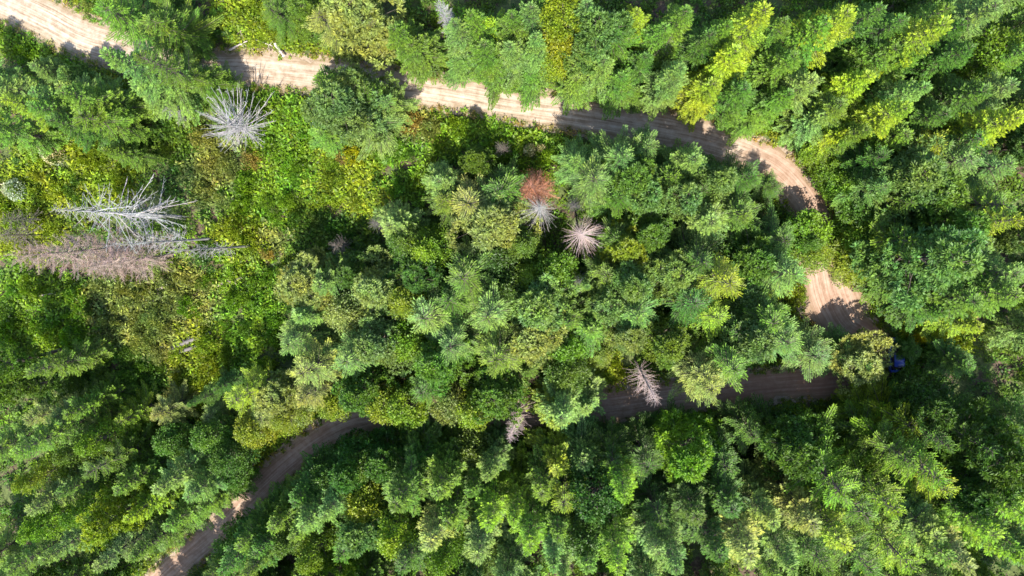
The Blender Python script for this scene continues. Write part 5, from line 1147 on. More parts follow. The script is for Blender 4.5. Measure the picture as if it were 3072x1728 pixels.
for i in range(len(rp)):
    for c in cs:
        w = ru[i] * (1.08) + (rag[i] if c > 0 else rag2[i])
        off = c * w
        z = .016 + .05 * (1 - c * c) - .045 * math.exp(-((abs(off) - .85) / .3) ** 2) + .012 * math.sin(along[i] * 2.1 + off * 3)
        V.append((rp[i, 0] + nor[i, 0] * off, rp[i, 1] + nor[i, 1] * off, z)); UV.append((off, along[i]))
        x, y = rp[i, 0], rp[i, 1]
        RED.append(min(1, max(0, .08 + .55 * max(0, min(1, (x - 14) / 16)) + (.5 if y < -14 else 0))))
        EDG.append(abs(c))
nr = len(rp)
i2 = (np.arange(nr - 1)[:, None] * NC + np.arange(NC - 1)[None, :])
rf = np.stack([i2, i2 + NC, i2 + NC + 1, i2 + 1], -1).reshape(-1, 4)[:, ::-1]
rme = mesh_from('dirt_road', V, rf, [M_ROAD], attrs={'redness': RED, 'edge': EDG}, smooth=True, uv=UV)
orr = add('dirt_road', rme); orr['kind'] = 'structure'

# ------------------------------------------------------------------ prototypes of the living trees
H0, R0 = 16.0, 2.4
def make_fir(seed, nb=190, z0=.12, shape=.8, up=.55):
    g = np.random.default_rng(seed)
    P = []; D = []; L = []; W = []; S = []; T = []
    tb = Tubes()
    zs = np.linspace(z0, .985, nb) + g.normal(0, .004, nb)
    lob = g.uniform(0, 6.28, 3)
    az = 0
    tb.tube([(0, 0, -.4), (0, 0, 3), (.05, .03, 8), (.0, .05, 12), (0, 0, H0)], [.24, .2, .14, .08, .015], 7)
    for k in range(nb):
        t = zs[k]; z = t * H0
        az += 2.399 + g.normal(0, .3)
        prof = min(1, (1 - t) ** shape * 1.12) * min(1, .55 + (t - z0) * 3)
        Lb = R0 * prof * g.uniform(.62, 1.28) * (1 + .14 * math.sin(az * 2 + lob[0]) + .1 * math.sin(az * 3 + z + lob[1])) + .18
        if g.random() < .07: Lb *= .5
        el = -.28 + (t ** 1.3) * up * 1.9 + g.normal(0, .09)
        if g.random() < .1 and t < .85: continue
        Lb *= 1 + .26 * math.sin(az + lob[0] * 2 + t * 5) * math.sin(t * 17 + lob[2])
        h = np.array([math.cos(az), math.sin(az), 0])
        side = np.array([-h[1], h[0], 0])
        def pt(s): return np.array([0, 0, z]) + h * (Lb * s * math.cos(el)) + np.array([0, 0, 1]) * (Lb * s * math.sin(el) - .14 * Lb * s * s + .1 * Lb * s ** 4)
        tb.tube([pt(0), pt(.5), pt(.95)], [.035 + .01 * Lb, .02, .006], 3, cap=False)
        nt = max(3, int(Lb / .15))
        ss = np.linspace(.22, 1.0, nt)
        for s in ss:
            p = pt(s); d0 = unit(pt(min(1.02, s + .03)) - pt(s - .03))
            for sd in (-1, 1):
                lt = (.27 * Lb * (1 - s) ** .8 + .2) * g.uniform(.7, 1.25)
                lt = min(lt, .7)
                fw = .62 + .25 * s
                dt = unit(d0 * fw + side * sd * (1 - fw * .45) + np.array([0, 0, g.normal(-.02, .14)]))
                nbld = 1 + int(lt / .17)
                for j in range(nbld):
                    q = (j + .2) / nbld
                    bp = p + dt * lt * q
                    sgn = 1 if (j % 2) else -1
                    bd = unit(dt + side * sd * sgn * .0 + np.cross(dt, [0, 0, 1]) * sgn * .55 + np.array([0, 0, g.normal(.05, .22)]))
                    P.append(bp); D.append(bd); L.append(g.uniform(.2, .3)); W.append(g.uniform(.065, .105))
                    S.append(np.cross(bd, unit(np.array([g.normal(0, .45), g.normal(0, .45), 1.0])))); T.append(s * .6 + q * .4 if s > .6 else s * .3)
                P.append(p + dt * lt * .75); D.append(dt); L.append(g.uniform(.2, .3)); W.append(.1); S.append(np.cross(dt, unit(np.array([g.normal(0, .3), g.normal(0, .3), 1.0])))); T.append(.4 + .6 * s)
    for j in range(26):
        a = g.uniform(0, 6.28); d = unit(np.array([math.cos(a) * .6, math.sin(a) * .6, 1.0]))
        P.append(np.array([0, 0, H0 - g.uniform(0, .9)])); D.append(d); L.append(.3); W.append(.08); S.append(unit(np.cross(d, [1, 0, 0]))); T.append(1)
    T = np.array(T) * g.uniform(.6, 1.0, len(T))
    return tb.mesh('fir_trunk_mesh', [M_BARK]), blades_mesh('fir_crown_mesh', np.array(P), np.array(D), np.array(L), np.array(W), unit(np.array(S)), T, [M_NEEDLE])

def make_pine(seed, nb=95, z0=.22, full=.62):
    g = np.random.default_rng(seed)
    P = []; D = []; L = []; W = []; S = []; T = []
    tb = Tubes()
    az = 0; lob = g.uniform(0, 6.28, 3)
    tb.tube([(0, 0, -.4), (.05, 0, 4), (-.05, .06, 8), (.06, .0, 12), (0, 0, H0)], [.25, .2, .15, .09, .02], 7)
    for k in range(nb):
        t = z0 + (1 - z0) * (k + g.random()) / nb * .985
        z = t * H0
        az += 2.399 + g.normal(0, .35)
        prof = (1 - t) ** full * 1.1 * min(1, .5 + (t - z0) * 3)
        Lb = R0 * min(1.05, prof) * g.uniform(.55, 1.35) + .25
        if g.random() < .1 and t < .85: continue
        Lb *= 1 + .38 * math.sin(az + lob[0] * 2 + t * 4) * math.cos(t * 13 + lob[2]) + .12 * math.sin(az * 3 + lob[1])
        el = -.05 + t * .8 + g.normal(0, .16)
        h = np.array([math.cos(az), math.sin(az), 0]); side = np.array([-h[1], h[0], 0])
        def pt(s): return np.array([0, 0, z]) + h * (Lb * s * math.cos(el)) + np.array([0, 0, 1]) * (Lb * s * math.sin(el) + .12 * Lb * s * s)
        tb.tube([pt(0), pt(.5), pt(.95)], [.04 + .012 * Lb, .025, .008], 3, cap=False)
        nt = max(2, int(Lb / .3))
        for s in np.linspace(.3, 1.0, nt):
            tufts = [(pt(s), 0)] if s > .9 else []
            for sd in (-1, 1):
                off = (.38 * Lb * (1.1 - s) + .22) * g.uniform(.6, 1.2)
                tufts.append((pt(s) + side * sd * off + h * off * .5 + np.array([0, 0, g.normal(.08, .1)]), sd))
            for c, sd in tufts:
                r = g.uniform(.26, .42)
                ax = unit(h * .6 + side * sd * .45 + np.array([0, 0, .75]))
                nn = 20
                rd = unit(g.normal(0, 1, (nn, 3)) + ax * 1.15)
                for d in rd:
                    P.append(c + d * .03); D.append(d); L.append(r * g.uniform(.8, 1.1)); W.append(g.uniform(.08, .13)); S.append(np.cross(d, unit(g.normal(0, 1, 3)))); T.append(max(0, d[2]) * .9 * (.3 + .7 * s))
    for j in range(9):                                  # tufts round the leader
        q = g.uniform(0, 1); a_ = g.uniform(0, 6.28); c = np.array([math.cos(a_) * .3 * q, math.sin(a_) * .3 * q, H0 - 1.1 * q + .1])
        for d in unit(g.normal(0, 1, (26, 3)) + np.array([0, 0, 1.3])):
            P.append(c + d * .02); D.append(d); L.append(.3); W.append(.1); S.append(np.cross(d, unit(g.normal(0, 1, 3)))); T.append(.9)
    T = np.array(T) * g.uniform(.6, 1.0, len(T))
    return tb.mesh('pine_trunk_mesh', [M_BARK]), blades_mesh('pine_crown_mesh', np.array(P), np.array(D), np.array(L), np.array(W), unit(np.array(S)), T, [M_NEEDLE])

def make_spruce(seed, nb=80, z0=.12, shape=.72, up=.35):
    g = np.random.default_rng(seed)
    P = []; D = []; L = []; W = []; S = []; T = []
    tb = Tubes(); lob = g.uniform(0, 6.28, 3); az = 0
    tb.tube([(0, 0, -.4), (0, .04, 3), (-.04, .03, 8), (.0, 0, 12), (0, 0, H0)], [.25, .21, .15, .08, .015], 7)
    for k in range(nb):
        t = z0 + (1 - z0) * ((k + g.random()) / nb) ** .92 * .985; z = t * H0
        az += 2.399 + g.normal(0, .4)
        if g.random() < .08 and t < .85: continue
        Lb = R0 * (1 - t) ** shape * 1.2 * min(1, .55 + (t - z0) * 3) * g.uniform(.62, 1.3) + .22
        Lb *= 1 + .25 * math.sin(az + lob[0] + t * 4) * math.cos(t * 11 + lob[2])
        el = -.22 + t ** 1.5 * up * 2.6 + g.normal(0, .13)
        h = np.array([math.cos(az), math.sin(az), 0]); side = np.array([-h[1], h[0], 0]); cu = g.normal(0, .09)
        def pt(s): return np.array([0, 0, z]) + (h + side * cu * s) * (Lb * s * math.cos(el)) + np.array([0, 0, 1]) * (Lb * s * math.sin(el) - .10 * Lb * s * s + .12 * Lb * s ** 4)
        tb.tube([pt(0), pt(.5), pt(.95)], [.04 + .01 * Lb, .022, .006], 3, cap=False)
        nt = max(4, int(Lb / .125))
        for s in np.linspace(.16, 1.0, nt):
            p = pt(s); d0 = unit(pt(min(1.02, s + .03)) - pt(s - .03))
            for sd in (-1, 1):
                lt = (.40 * Lb * (1 - s) * min(1, s * 2.6) + .13) * g.uniform(.65, 1.2)
                dt = unit(d0 * .78 + side * sd * .62 + np.array([0, 0, g.normal(-.05, .10)]))
                nbl = 1 + int(lt / .15)
                for j in range(nbl):
                    q = (j + .3) / nbl; bp = p + dt * lt * q
                    bd = unit(dt + d0 * .25 + np.cross(dt, [0, 0, 1]) * (.4 if j % 2 else -.4) + np.array([0, 0, g.normal(.03, .16)]))
                    P.append(bp); D.append(bd); L.append(g.uniform(.18, .28)); W.append(g.uniform(.055, .09))
                    S.append(np.cross(bd, unit(np.array([g.normal(0, .4), g.normal(0, .4), 1.0])))); T.append(.15 + .85 * max(s ** 2, q * s * 1.1))
    for j in range(30):
        a = g.uniform(0, 6.28); d = unit(np.array([math.cos(a) * .7, math.sin(a) * .7, 1.0]))
        P.append(np.array([0, 0, H0 - g.uniform(0, 1.0)])); D.append(d); L.append(.32); W.append(.09); S.append(unit(np.cross(d, [1, 0, 0]))); T.append(1)
    T = np.clip(np.array(T), 0, 1) * g.uniform(.55, 1.0, len(T))
    return tb.mesh('spruce_trunk_mesh', [M_BARK]), blades_mesh('spruce_crown_mesh', np.array(P), np.array(D), np.array(L), np.array(W), unit(np.array(S)), T, [M_NEEDLE])

def leaf_ball(g, C, R, n, size, acc, flat=.8):
    d = unit(g.normal(0, 1, (n, 3))); d[:, 2] = np.abs(d[:, 2]) * .9 + d[:, 2] * .1
    d = unit(d)
    rr = R * g.uniform(.55, 1.08, n)[:, None]
    p = C + d * rr * np.array([1, 1, flat])
    dd = unit(d * .7 + g.normal(0, .6, (n, 3)))
    s = unit(np.cross(dd, unit(d + g.normal(0, .5, (n, 3)))))
    acc[0].append(p); acc[1].append(dd); acc[2].append(size * g.uniform(.7, 1.3, n)); acc[3].append(size * g.uniform(.5, .85, n)); acc[4].append(s)
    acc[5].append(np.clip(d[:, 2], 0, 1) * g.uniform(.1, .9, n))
def make_leafy(seed, n_lobes=70, size=.2, z0=.3, round_=.5):
    g = np.random.default_rng(seed); acc = [[], [], [], [], [], []]
    tb = Tubes(); tb.tube([(0, 0, -.4), (.1, 0, 4), (-.05, .1, 9), (0, 0, H0 * .93)], [.2, .16, .1, .02], 7)
    for k in range(n_lobes):
        t = z0 + (1 - z0) * g.random() ** .8; a = g.uniform(0, 6.28)
        prof = math.sin(min(1, (1 - t) / (1 - z0) * 1.25) * math.pi / 2) ** round_
        rad = R0 * prof * math.sqrt(g.uniform(.1, 1)) * .88
        c = np.array([math.cos(a) * rad, math.sin(a) * rad, t * H0 * .96])
        tb.tube([(0, 0, c[2] - .9 - rad * .3), tuple(c * np.array([.5, .5, 1]) - np.array([0, 0, .4])), tuple(c)], [.05, .03, .01], 3, cap=False)
        leaf_ball(g, c, g.uniform(.4, .75), int(g.uniform(70, 110)), size, acc)
    A = [np.concatenate(x) for x in acc]
    return tb.mesh('leafy_trunk_mesh', [M_BARK]), blades_mesh('leafy_crown_mesh', *A[:5], A[5], [M_LEAF])
PROTO = {
    'c': [make_spruce(s, nb, z0, sh, up) for s, nb, z0, sh, up in ((61, 95, .12, .72, .35), (62, 80, .16, .62, .3), (63, 105, .1, .8, .4), (64, 88, .14, .7, .25), (65, 72, .2, .6, .35))],
    'f': [make_fir(s, nb, z0, sh, up) for s, nb, z0, sh, up in ((1, 150, .1, .85, .5), (2, 130, .14, .75, .45), (3, 160, .1, .95, .55), (4, 120, .18, .7, .5), (5, 140, .1, .8, .4))],
    'p': [make_pine(s, nb, z0, fu) for s, nb, z0, fu in ((11, 88, .2, .6), (12, 76, .25, .5), (13, 96, .18, .7), (14, 74, .3, .55), (15, 86, .2, .45))],
    'b': [make_leafy(s, nl, si, z0, ro) for s, nl, si, z0, ro in ((21, 80, .19, .25, .5), (22, 95, .17, .2, .7), (23, 70, .22, .3, .5))],
}
def make_bush(seed, n=16, size=.15, r=1.5, h=1.5):
    g = np.random.default_rng(seed); acc = [[], [], [], [], [], []]
    for k in range(n):
        a = g.uniform(0, 6.28); q = math.sqrt(g.uniform(0, 1)) * .74
        c = np.array([math.cos(a) * r * q, math.sin(a) * r * q, h * (1 - q * q * .8) * g.uniform(.3, .95)])
        leaf_ball(g, c, g.uniform(.26, .46) * r / 1.5, int(g.uniform(45, 80)), size, acc, .75)
    A = [np.concatenate(x) for x in acc]
    return blades_mesh('bush_mesh', *A[:5], A[5], [M_LEAF])
BUSH_MESH = [make_bush(31, 18), make_bush(32, 15, .18), make_bush(33, 22, .13), make_bush(34, 14, .2), make_bush(35, 20, .16)]

TONE = {'G': (.076, .140, .015), 'D': (.048, .106, .013), 'B': (.100, .172, .040), 'Y': (.160, .215, .013), 'L': (.112, .200, .012), 'O': (.165, .195, .048),
        'M': (.055, .120, .045), 'YY': (.30, .30, .01), 'R': (.26, .19, .05), 'P': (.28, .06, .12), 'K': (.09, .055, .035)}
def jitter(c, a=.14):
    k = random.uniform(1 - a, 1 + a * 1.2)
    return tuple(max(0, min(.6, v * k * random.uniform(1 - a * .4, 1 + a * .4))) for v in c)

KIND = {'c': ('spruce_tree', 'spruce', 'spruce trees of the mountain forest'), 'f': ('fir_tree', 'fir', 'fir trees of the mountain forest'), 'p': ('pine_tree', 'pine', 'pine trees of the mountain forest'), 'b': ('leafy_tree', 'tree', 'leafy trees among the conifers')}
for x, y, h, r, k, t, lab in TREES:
    name, cat, grp = KIND[k]
    tm, cm = random.choice(PROTO[k])
    root = thing(name, (x, y, gz(x, y)), lab, cat, grp, random.uniform(0, 6.28))
    root.rotation_euler = (random.gauss(0, .018), random.gauss(0, .018), random.uniform(0, 6.28))
    sc = (r / R0 * 1.06, r / R0 * 1.06, h / H0)
    add('trunk', tm, root, scale=sc)
    add('crown', cm, root, scale=sc, color=jitter(TONE[t]))

# ------------------------------------------------------------------ bushes
def make_flowers(seed):
    g = np.random.default_rng(seed); n = 900
    a = g.uniform(0, 6.28, n); q = np.sqrt(g.uniform(0, 1, n)) * .95
    c = np.stack([np.cos(a) * 1.45 * q, np.sin(a) * 1.45 * q, 1.52 * (1 - q * q * .7) + g.normal(0, .1, n)], 1)
    d = unit(g.normal(0, 1, (n, 3)) + np.array([0, 0, .3])); s = unit(np.cross(d, g.normal(0, 1, (n, 3))))
    return blades_mesh('flower_mesh', c, d, g.uniform(.1, .2, n), g.uniform(.1, .17, n), s, g.uniform(0, .3, n), [M_LEAF])
FLOWERS = make_flowers(41)
for x, y, h, r, k, t, lab in BUSHES:
    nm = 'flowering_bush' if k == 'w' else 'bush'
    o = add(nm, random.choice(BUSH_MESH), None, (x, y, gz(x, y) - .1), (0, 0, random.uniform(0, 6.28)), (r / 1.5, r / 1.5, h / 1.5 * 1.35), jitter(TONE[t], .12))
    o['label'] = lab; o['category'] = 'bush'; o['group'] = 'cream-flowering bushes' if k == 'w' else 'bushes of the understorey'
    if k == 'w':
        add('flower_clusters', FLOWERS, o, color=(.62, .58, .42))

# ------------------------------------------------------------------ undergrowth: leafy ground cover nobody could count
def tuft(seed, n, size, spread, hgt):
    g = np.random.default_rng(seed)
    p = np.stack([g.normal(0, spread, n), g.normal(0, spread, n), g.uniform(.02, hgt, n)], 1)
    d = unit(np.stack([g.normal(0, 1, n), g.normal(0, 1, n), g.uniform(.05, .9, n)], 1)); s = unit(np.cross(d, np.array([0, 0, 1.0]) + g.normal(0, .4, (n, 3))))
    me = blades_mesh('undergrowth_tuft', p, d, size * g.uniform(.7, 1.3, n), size * g.uniform(.4, .75, n), s, g.uniform(0, .8, n), [M_COVER])
    return bpy.data.objects.new('undergrowth_tuft', me)
TUFTS = [tuft(51, 34, .17, .17, .5), tuft(52, 22, .27, .2, .8), tuft(53, 44, .12, .17, .4), tuft(54, 20, .29, .14, .8)]
def scatter_points():
    g = np.random.default_rng(61)
    n = 110000
    x = g.uniform(-80, 72, n); y = g.uniform(-56, 38, n)
    rd = road_dist(x, y)
    best = np.full(n, 9.0); key = np.full(n, -1)
    keys = sorted({p[3] for p in PATCHES})
    for px, py, pr, t in PATCHES:
        q = np.hypot(x - px, y - py) / pr + g.normal(0, .22, n)
        m_ = q < best; best[m_] = q[m_]; key[m_] = keys.index(t)
    mead = best < 1.15
    dens = np.where(mead, 1.0, .42)
    dens = np.where((rd > 0.1) & (rd < 2.5), 1.0, dens)
    soil = np.sin(x * .83 + 1.5 * np.sin(y * .61)) + np.cos(y * .97 + np.sin(x * .53)) + g.normal(0, .25, n)
    dens = np.where((soil > 1.05) & (rd > 2.5), dens * .25, dens)
    keep = (g.random(n) < dens) & (rd > -.25 + g.exponential(.33, n))
    # a few clumps straggle on to the verge
    x, y, rd, best, key, mead = (a[keep] for a in (x, y, rd, best, key, mead))
    n = len(x)
    col = np.zeros((n, 3))
    base = np.array([TONE[k] for k in keys]); alt = np.array([TONE['G'], TONE['D'], TONE['L'], TONE['B']])
    pick = g.integers(0, 4, n)
    # neighbouring plants are of one kind: pick by slow noise
    sl = np.sin(x * .31 + 2 * np.sin(y * .23)) + np.cos(y * .37 + x * .11)
    pick = np.where(sl > .8, 2, np.where(sl < -.9, 1, 0))
    col = np.where(mead[:, None], base[np.clip(key, 0, len(keys) - 1)], alt[pick])
    near = (rd < 1.8) & (g.random(n) < .7)
    col = np.where(near[:, None] & ~mead[:, None], np.array(TONE['Y']) * .85 + 0 * col, col)
    tan_ = (rd < .8) & (g.random(n) < .35)
    col = np.where(tan_[:, None], np.array((.24, .19, .07)), col)
    col *= g.uniform(.75, 1.25, (n, 1)) * g.uniform(.93, 1.07, (n, 3))
    z = ground_z(x, y)
    sc = g.uniform(.7, 1.5, n) * np.where(rd < 1.2, .55, 1.0) * np.where(mead, 1.15, 1)
    return np.stack([x, y, z], 1), col, sc, g.uniform(0, 6.28, n), g.integers(0, len(TUFTS), n)
pts, pcol, psc, prot, pidx = scatter_points()
ume = bpy.data.meshes.new('undergrowth')
ume.vertices.add(len(pts)); ume.vertices.foreach_set('co', pts.astype(np.float32).ravel())
a = ume.attributes.new('tint', 'FLOAT_COLOR', 'POINT'); a.data.foreach_set('color', np.concatenate([pcol, np.ones((len(pts), 1))], 1).astype(np.float32).ravel())
a = ume.attributes.new('size', 'FLOAT', 'POINT'); a.data.foreach_set('value', psc.astype(np.float32))
a = ume.attributes.new('spin', 'FLOAT', 'POINT'); a.data.foreach_set('value', prot.astype(np.float32))
a = ume.attributes.new('which', 'INT', 'POINT'); a.data.foreach_set('value', pidx.astype(np.int32))
uo = add('undergrowth', ume); uo['kind'] = 'stuff'; uo['label'] = 'leafy ground cover and young growth over the forest floor'; 
ume.materials.append(M_COVER)
ng = bpy.data.node_groups.new('undergrowth_scatter', 'GeometryNodeTree')
ng.interface.new_socket('Geometry', in_out='INPUT', socket_type='NodeSocketGeometry')
ng.interface.new_socket('Geometry', in_out='OUTPUT', socket_type='NodeSocketGeometry')
N = ng.nodes; K = ng.links
gi = N.new('NodeGroupInput'); go = N.new('NodeGroupOutput')
def named(nm, ty):
    n = N.new('GeometryNodeInputNamedAttribute'); n.data_type = ty; n.inputs['Name'].default_value = nm
    return n.outputs['Attribute']
jn = N.new('GeometryNodeJoinGeometry')
which = named('which', 'INT'); size = named('size', 'FLOAT'); spin = named('spin', 'FLOAT')
cxyz = N.new('ShaderNodeCombineXYZ'); K.new(spin, cxyz.inputs[2])
for i, tu in enumerate(TUFTS):
    oi = N.new('GeometryNodeObjectInfo'); oi.inputs['Object'].default_value = tu; oi.transform_space = 'ORIGINAL'
    ip = N.new('GeometryNodeInstanceOnPoints')
    cmp = N.new('FunctionNodeCompare'); cmp.data_type = 'INT'; cmp.operation = 'EQUAL'
    K.new(which, cmp.inputs[2]); cmp.inputs[3].default_value = i
    K.new(gi.outputs[0], ip.inputs['Points']); K.new(cmp.outputs[0], ip.inputs['Selection']); K.new(oi.outputs['Geometry'], ip.inputs['Instance'])
    K.new(cxyz.outputs[0], ip.inputs['Rotation']); K.new(size, ip.inputs['Scale'])
    K.new(ip.outputs[0], jn.inputs[0])
K.new(jn.outputs[0], go.inputs[0])
md = uo.modifiers.new('scatter', 'NODES'); md.node_group = ng

# ------------------------------------------------------------------ dead trees, each branch a piece of its own
def dead_branch(seed, twigs, fine=False, curve=.15):
    g = np.random.default_rng(seed); tb = Tubes()
    pts_ = [np.array([0, 0, 0.0])]; d = np.array([1.0, 0, 0])
    for k in range(4):
        d = unit(d + g.normal(0, curve, 3)); pts_.append(pts_[-1] + d * .25)
    tb.tube(pts_, [.022, .018, .013, .009, .004] if not fine else [.014, .011, .008, .006, .003], 4, cap=False)
    for k in range(twigs):
        s = g.uniform(.25, .98) * 4; i = min(3, int(s)); p = pts_[i] + (pts_[i + 1] - pts_[i]) * (s - i)
        dd = unit(np.array([g.uniform(.5, 1.0), random.choice((-1, 1)) * g.uniform(.3, .9), g.normal(0, .35)])); l = g.uniform(.12, .34) * (1.15 - s / 5)
        q = p + dd * l * .5 + g.normal(0, .02, 3)
        tb.tube([p, q, q + unit(dd + g.normal(0, .3, 3)) * l * .5], [.008, .006, .003], 3, cap=False)
    return tb.mesh('dead_branch_mesh', [M_DEAD])
BR = {'star': [dead_branch(s, 7) for s in (71, 72, 73)], 'fine': [dead_branch(s, 20, True) for s in (74, 75, 76)], 'dense': [dead_branch(s, 34, True) for s in (77, 78, 79)],
      'long': [dead_branch(s, 9, False, .2) for s in (80, 81, 82, 83)], 'sprawl': [dead_branch(s, 8, False, .22) for s in (84, 85, 86)]}
DCOL = {'silver': (.31, .295, .285), 'grey': (.27, .255, .235), 'pink': (.40, .30, .265), 'brownpink': (.31, .225, .185), 'russet': (.34, .16, .10), 'dark': (.11, .1, .085), 'greybrown': (.14, .115, .09)}
def snag_trunk(h, r0):
    tb = Tubes(); tb.tube([(0, 0, -.4), (.03, 0, h * .3), (-.04, .03, h * .65), (0, 0, h)], [r0, r0 * .75, r0 * .45, .02], 8)
    return tb.mesh('snag_trunk_mesh', [M_DEAD])
def needle_mass(seed, h, r, n):
    g = np.random.default_rng(seed)
    t = g.uniform(.3, 1, n); a = g.uniform(0, 6.28, n); q = r * ((1 - t) ** .6 + .1) * np.sqrt(g.uniform(.1, 1, n))
    p = np.stack([np.cos(a) * q, np.sin(a) * q, t * h - .2 * q], 1)
    d = unit(np.stack([np.cos(a), np.sin(a), g.normal(0, .4, n)], 1) + g.normal(0, .4, (n, 3))); s = unit(np.cross(d, g.normal(0, 1, (n, 3))))
    return blades_mesh('dry_needles_mesh', p, d, g.uniform(.15, .35, n), g.uniform(.03, .06, n), s, g.uniform(0, .4, n), [M_LEAF])
for x, y, h, r, st, cn, lab in DEAD:
    z = gz(x, y); col = DCOL[cn]
    root = thing('dead_tree', (x, y, z), lab, 'dead tree', 'dead trees standing in the forest')
    root.rotation_euler = (random.gauss(0, .02), random.gauss(0, .02), 0)
    add('trunk', snag_trunk(h, .05 + h * .006), root, color=tuple(c * .5 for c in col))
    nb = {'star': 190, 'fine': 110, 'dense': 190, 'long': 270, 'sprawl': 210}[st]
    az = random.uniform(0, 6)
    zlo = {'star': .25, 'fine': .3, 'dense': .3, 'long': .25, 'sprawl': .2}[st]
    for k in range(nb):
        t = zlo + (1 - zlo) * (k + .5) / nb
        az += 2.399 + random.gauss(0, .35)
        if st == 'sprawl':
            Lb = r * random.uniform(.45, 1.1) * (1.05 - .35 * t); el = -.15 + .9 * t + random.gauss(0, .2)
            t = .2 + .6 * t
        elif st == 'long':
            Lb = r * random.uniform(.4, 1.1) * math.sin(min(1, (1.04 - t) * 1.6) * math.pi / 2) * (1.2 if random.random() < .4 else .75); el = random.gauss(-.1, .25)
        else:
            Lb = (r * (1.08 - t) ** .55 * random.uniform(.7, 1.12) + .15); el = -.25 + .7 * t + random.gauss(0, .12)
        if random.random() < .16: Lb *= random.uniform(.25, .6)
        Lb *= 1 + .3 * math.sin(az * 1.0 + x) * (1 if st != 'dense' else .5)
        if random.random() < .08: continue
        o = add('branch', random.choice(BR[st]), root, (0, 0, t * h), (random.uniform(-.6, .6), -el, az), (Lb, Lb * .9, Lb * .9), jitter(col, .16))
        if st in ('star', 'long', 'sprawl'): o.scale = (Lb, max(.75, Lb * .5), max(.75, Lb * .5))
    if cn == 'russet': add('dry_needles', needle_mass(91, h, r, 2600), root, color=(.40, .17, .10))
    if cn == 'brownpink': add('dry_twigs', needle_mass(92, h, r, 1500), root, color=(.19, .13, .09))

# ------------------------------------------------------------------ fallen logs and poles
for x1, y1, x2, y2, r, lab in LOGS:
    L_ = math.hypot(x2 - x1, y2 - y1); tb = Tubes()
    g = np.random.default_rng(int(abs(x1 * 100)) + 5)
    ks = np.linspace(0, L_, 7)
    tb.tube([(k, g.normal(0, .03), g.normal(0, .02)) for k in ks], [r * (1 - .5 * k / L_) for k in ks], 8)
    for _ in range(6):
        k = g.uniform(.2, .95) * L_; d = unit(np.array([.6, g.choice((-1, 1)) * g.uniform(.5, 1), g.uniform(-.1, .7)])); l = g.uniform(.25, .8)
        tb.tube([np.array([k, 0, 0]), np.array([k, 0, 0]) + d * l], [r * .28, r * .1], 4)
    pale = 'pale' in lab
    dark = 'dark' in lab
    c = (.42, .36, .32) if pale else (.13, .115, .11) if dark else (.2, .16, .125)
    z1, z2 = gz(x1, y1) + .45, gz(x2, y2) + .85
    o = add('fallen_log' if r > .15 else 'fallen_pole', tb.mesh('log_mesh', [M_DEAD]), None, (x1, y1, z1), (0, -math.atan2(z2 - z1, L_), math.atan2(y2 - y1, x2 - x1)), color=c)
    o['label'] = lab; o['category'] = 'log' if r > .15 else 'pole'; o['group'] = 'dead wood lying in the forest'

# ------------------------------------------------------------------ pale rock by the road
g = np.random.default_rng(3)
th, ph = np.meshgrid(np.linspace(0, 2 * np.pi, 14, endpoint=False), np.linspace(.05, math.pi - .05, 9))
rr = .42 * (1 + .12 * np.sin(th * 3 + 1) * np.sin(ph * 2) + g.normal(0, .05, th.shape))
rv = np.stack([rr * np.sin(ph) * np.cos(th) * 1.3, rr * np.sin(ph) * np.sin(th), rr * np.cos(ph) * .7], -1).reshape(-1, 3)
i3 = np.arange(8)[:, None] * 14; j3 = np.arange(14)[None, :]
rfc = np.stack([i3 + j3, i3 + 14 + j3, i3 + 14 + (j3 + 1) % 14, i3 + (j3 + 1) % 14], -1).reshape(-1, 4)
M_ROCK = simple_mat('pale_rock', (.38, .35, .31), (.55, .52, .48), 4, bump=.3)
o = add('boulder', mesh_from('boulder_mesh', rv, rfc, [M_ROCK]), None, (ROCK_AT[0], ROCK_AT[1], gz(*ROCK_AT) + .55), (0, 0, .4))
o['label'] = 'pale boulder in the green verge below the sunlit top left road'; o['category'] = 'rock'

# ------------------------------------------------------------------ the blue vehicle half under the pine
def paint(name, c, rough, metal=0., coat=0.):
    mt, nd, lk = new_mat(name); b = nd['Principled BSDF']
    tc = nd.new('ShaderNodeTexCoord'); f = noise(nd, lk, tc.outputs['Object'], 5, 4)
    lk.new(mix(nd, lk, mathn(nd, lk, 'MULTIPLY', f, .35), c, (.12, .1, .08)), b.inputs['Base Color'])
    b.inputs['Roughness'].default_value = rough; b.inputs['Metallic'].default_value = metal; b.inputs['Coat Weight'].default_value = coat
    return mt
M_BLUE = paint('blue_car_paint', (.01, .06, .42), .35, 0, .6)
M_GLASS = paint('dark_car_glass', (.015, .018, .022), .08)
M_TYRE = paint('tyre_rubber', (.02, .02, .02), .8)
M_RIM = paint('rim_metal', (.4, .4, .42), .35, .8)
M_LAMP = paint('head_lamp', (.7, .7, .7), .15)
M_TAIL = paint('tail_lamp', (.4, .02, .02), .25)
def loft(name, secs, mats, cap=True):
    """secs: list of (x, [(y,z)...]) half sections mirrored in y"""
    V = []; n = None
    for x, half in secs:
        ring = [(x, y, z) for y, z in half] + [(x, -y, z) for y, z in reversed(half)]
        n = len(ring); V += ring
    F = []
    for i in range(len(secs) - 1):
        for j in range(n):
            F.append((i * n + j, i * n + (j + 1) % n, (i + 1) * n + (j + 1) % n, (i + 1) * n + j))
    V = np.array(V, float)
    c0 = len(V); V = np.concatenate([V, V[:n].mean(0)[None], V[-n:].mean(0)[None]])
    T3 = [(c0, (j + 1) % n, j) for j in range(n)] + [(c0 + 1, (len(secs) - 1) * n + j, (len(secs) - 1) * n + (j + 1) % n) for j in range(n)]
    return mesh_from(name, V, [np.array(F), np.array(T3)], mats, smooth=False)
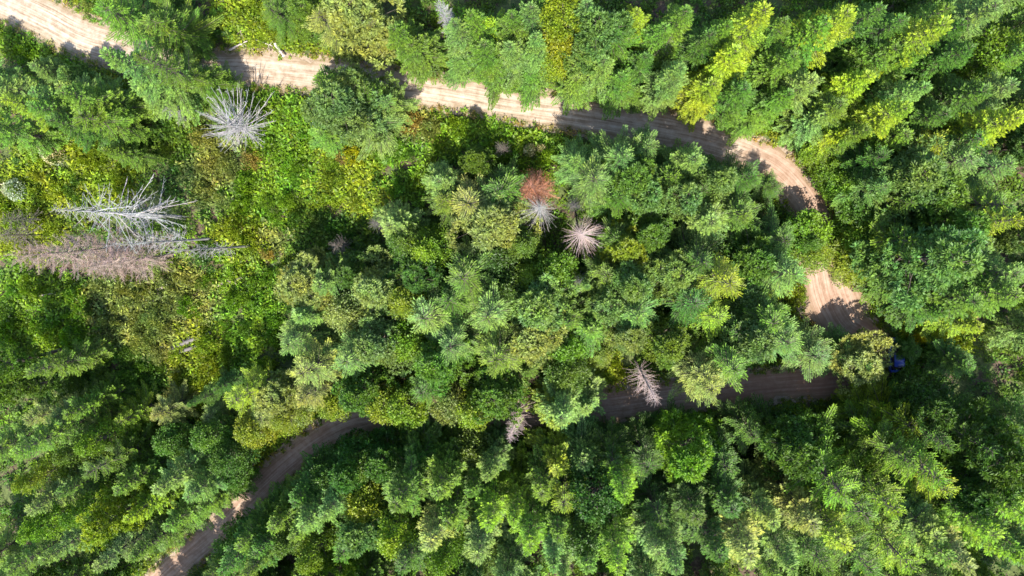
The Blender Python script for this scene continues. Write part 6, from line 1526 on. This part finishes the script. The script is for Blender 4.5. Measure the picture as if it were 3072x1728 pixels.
car = thing('parked_car', (CAR_AT[0], CAR_AT[1], 0.02), 'blue vehicle with dark glass, half hidden under bare pine twigs at the road bend', 'vehicle', rotz=math.radians(94))
def hs(w, zb, zt): return [(w * .9, zb), (w, zb + .12), (w, (zb + zt) / 2), (w * .96, zt - .06), (w * .84, zt)]
body = loft('car_body_mesh', [(-2.15, hs(.72, .42, .86)), (-2.0, hs(.84, .32, .95)), (-1.2, hs(.88, .28, 1.0)), (.6, hs(.88, .28, .98)), (1.5, hs(.86, .28, .9)), (2.0, hs(.8, .32, .78)), (2.15, hs(.66, .4, .68))], [M_BLUE])
bo = add('body', body, car)
cab = loft('car_cabin_mesh', [(-1.75, [(.74, .95), (.7, 1.02), (.66, 1.1)]), (-1.25, [(.78, .97), (.7, 1.3), (.6, 1.42)]), (.1, [(.78, .97), (.7, 1.34), (.6, 1.48)]), (.35, [(.78, .96), (.69, 1.28), (.58, 1.42)]), (1.05, [(.74, .92), (.7, .97), (.64, 1.0)])], [M_GLASS])
add('windows', cab, car)
add('roof', loft('car_roof_mesh', [(-1.3, [(.6, 1.415), (.62, 1.44), (.5, 1.47)]), (-.6, [(.62, 1.455), (.63, 1.475), (.5, 1.515)]), (.15, [(.62, 1.48), (.62, 1.5), (.5, 1.53)])], [M_BLUE]), car)
def wheel_mesh():
    tb = Tubes(); tb.tube([(0, -.11, 0), (0, -.09, 0), (0, .09, 0), (0, .11, 0)], [.28, .32, .32, .28], 20); return tb.mesh('tyre_mesh', [M_TYRE])
def rim_mesh():
    tb = Tubes(); tb.tube([(0, -.115, 0), (0, .115, 0)], [.2, .2], 12); return tb.mesh('rim_mesh', [M_RIM])
wm, rm = wheel_mesh(), rim_mesh()
for sx in (-1.3, 1.35):
    for sy in (-.8, .8):
        w = add('wheel', wm, car, (sx, sy, .32)); add('rim', rm, w)
def lamp(mt):
    tb = Tubes(); tb.tube([(0, -.16, 0), (0, .16, 0)], [.07, .07], 8); return tb.mesh('lamp_mesh', [mt])
lm, tm_ = lamp(M_LAMP), lamp(M_TAIL)
for sy in (-.56, .56):
    add('headlight', lm, car, (2.09, sy, .62)); add('tail_light', tm_, car, (-2.12, sy, .78))
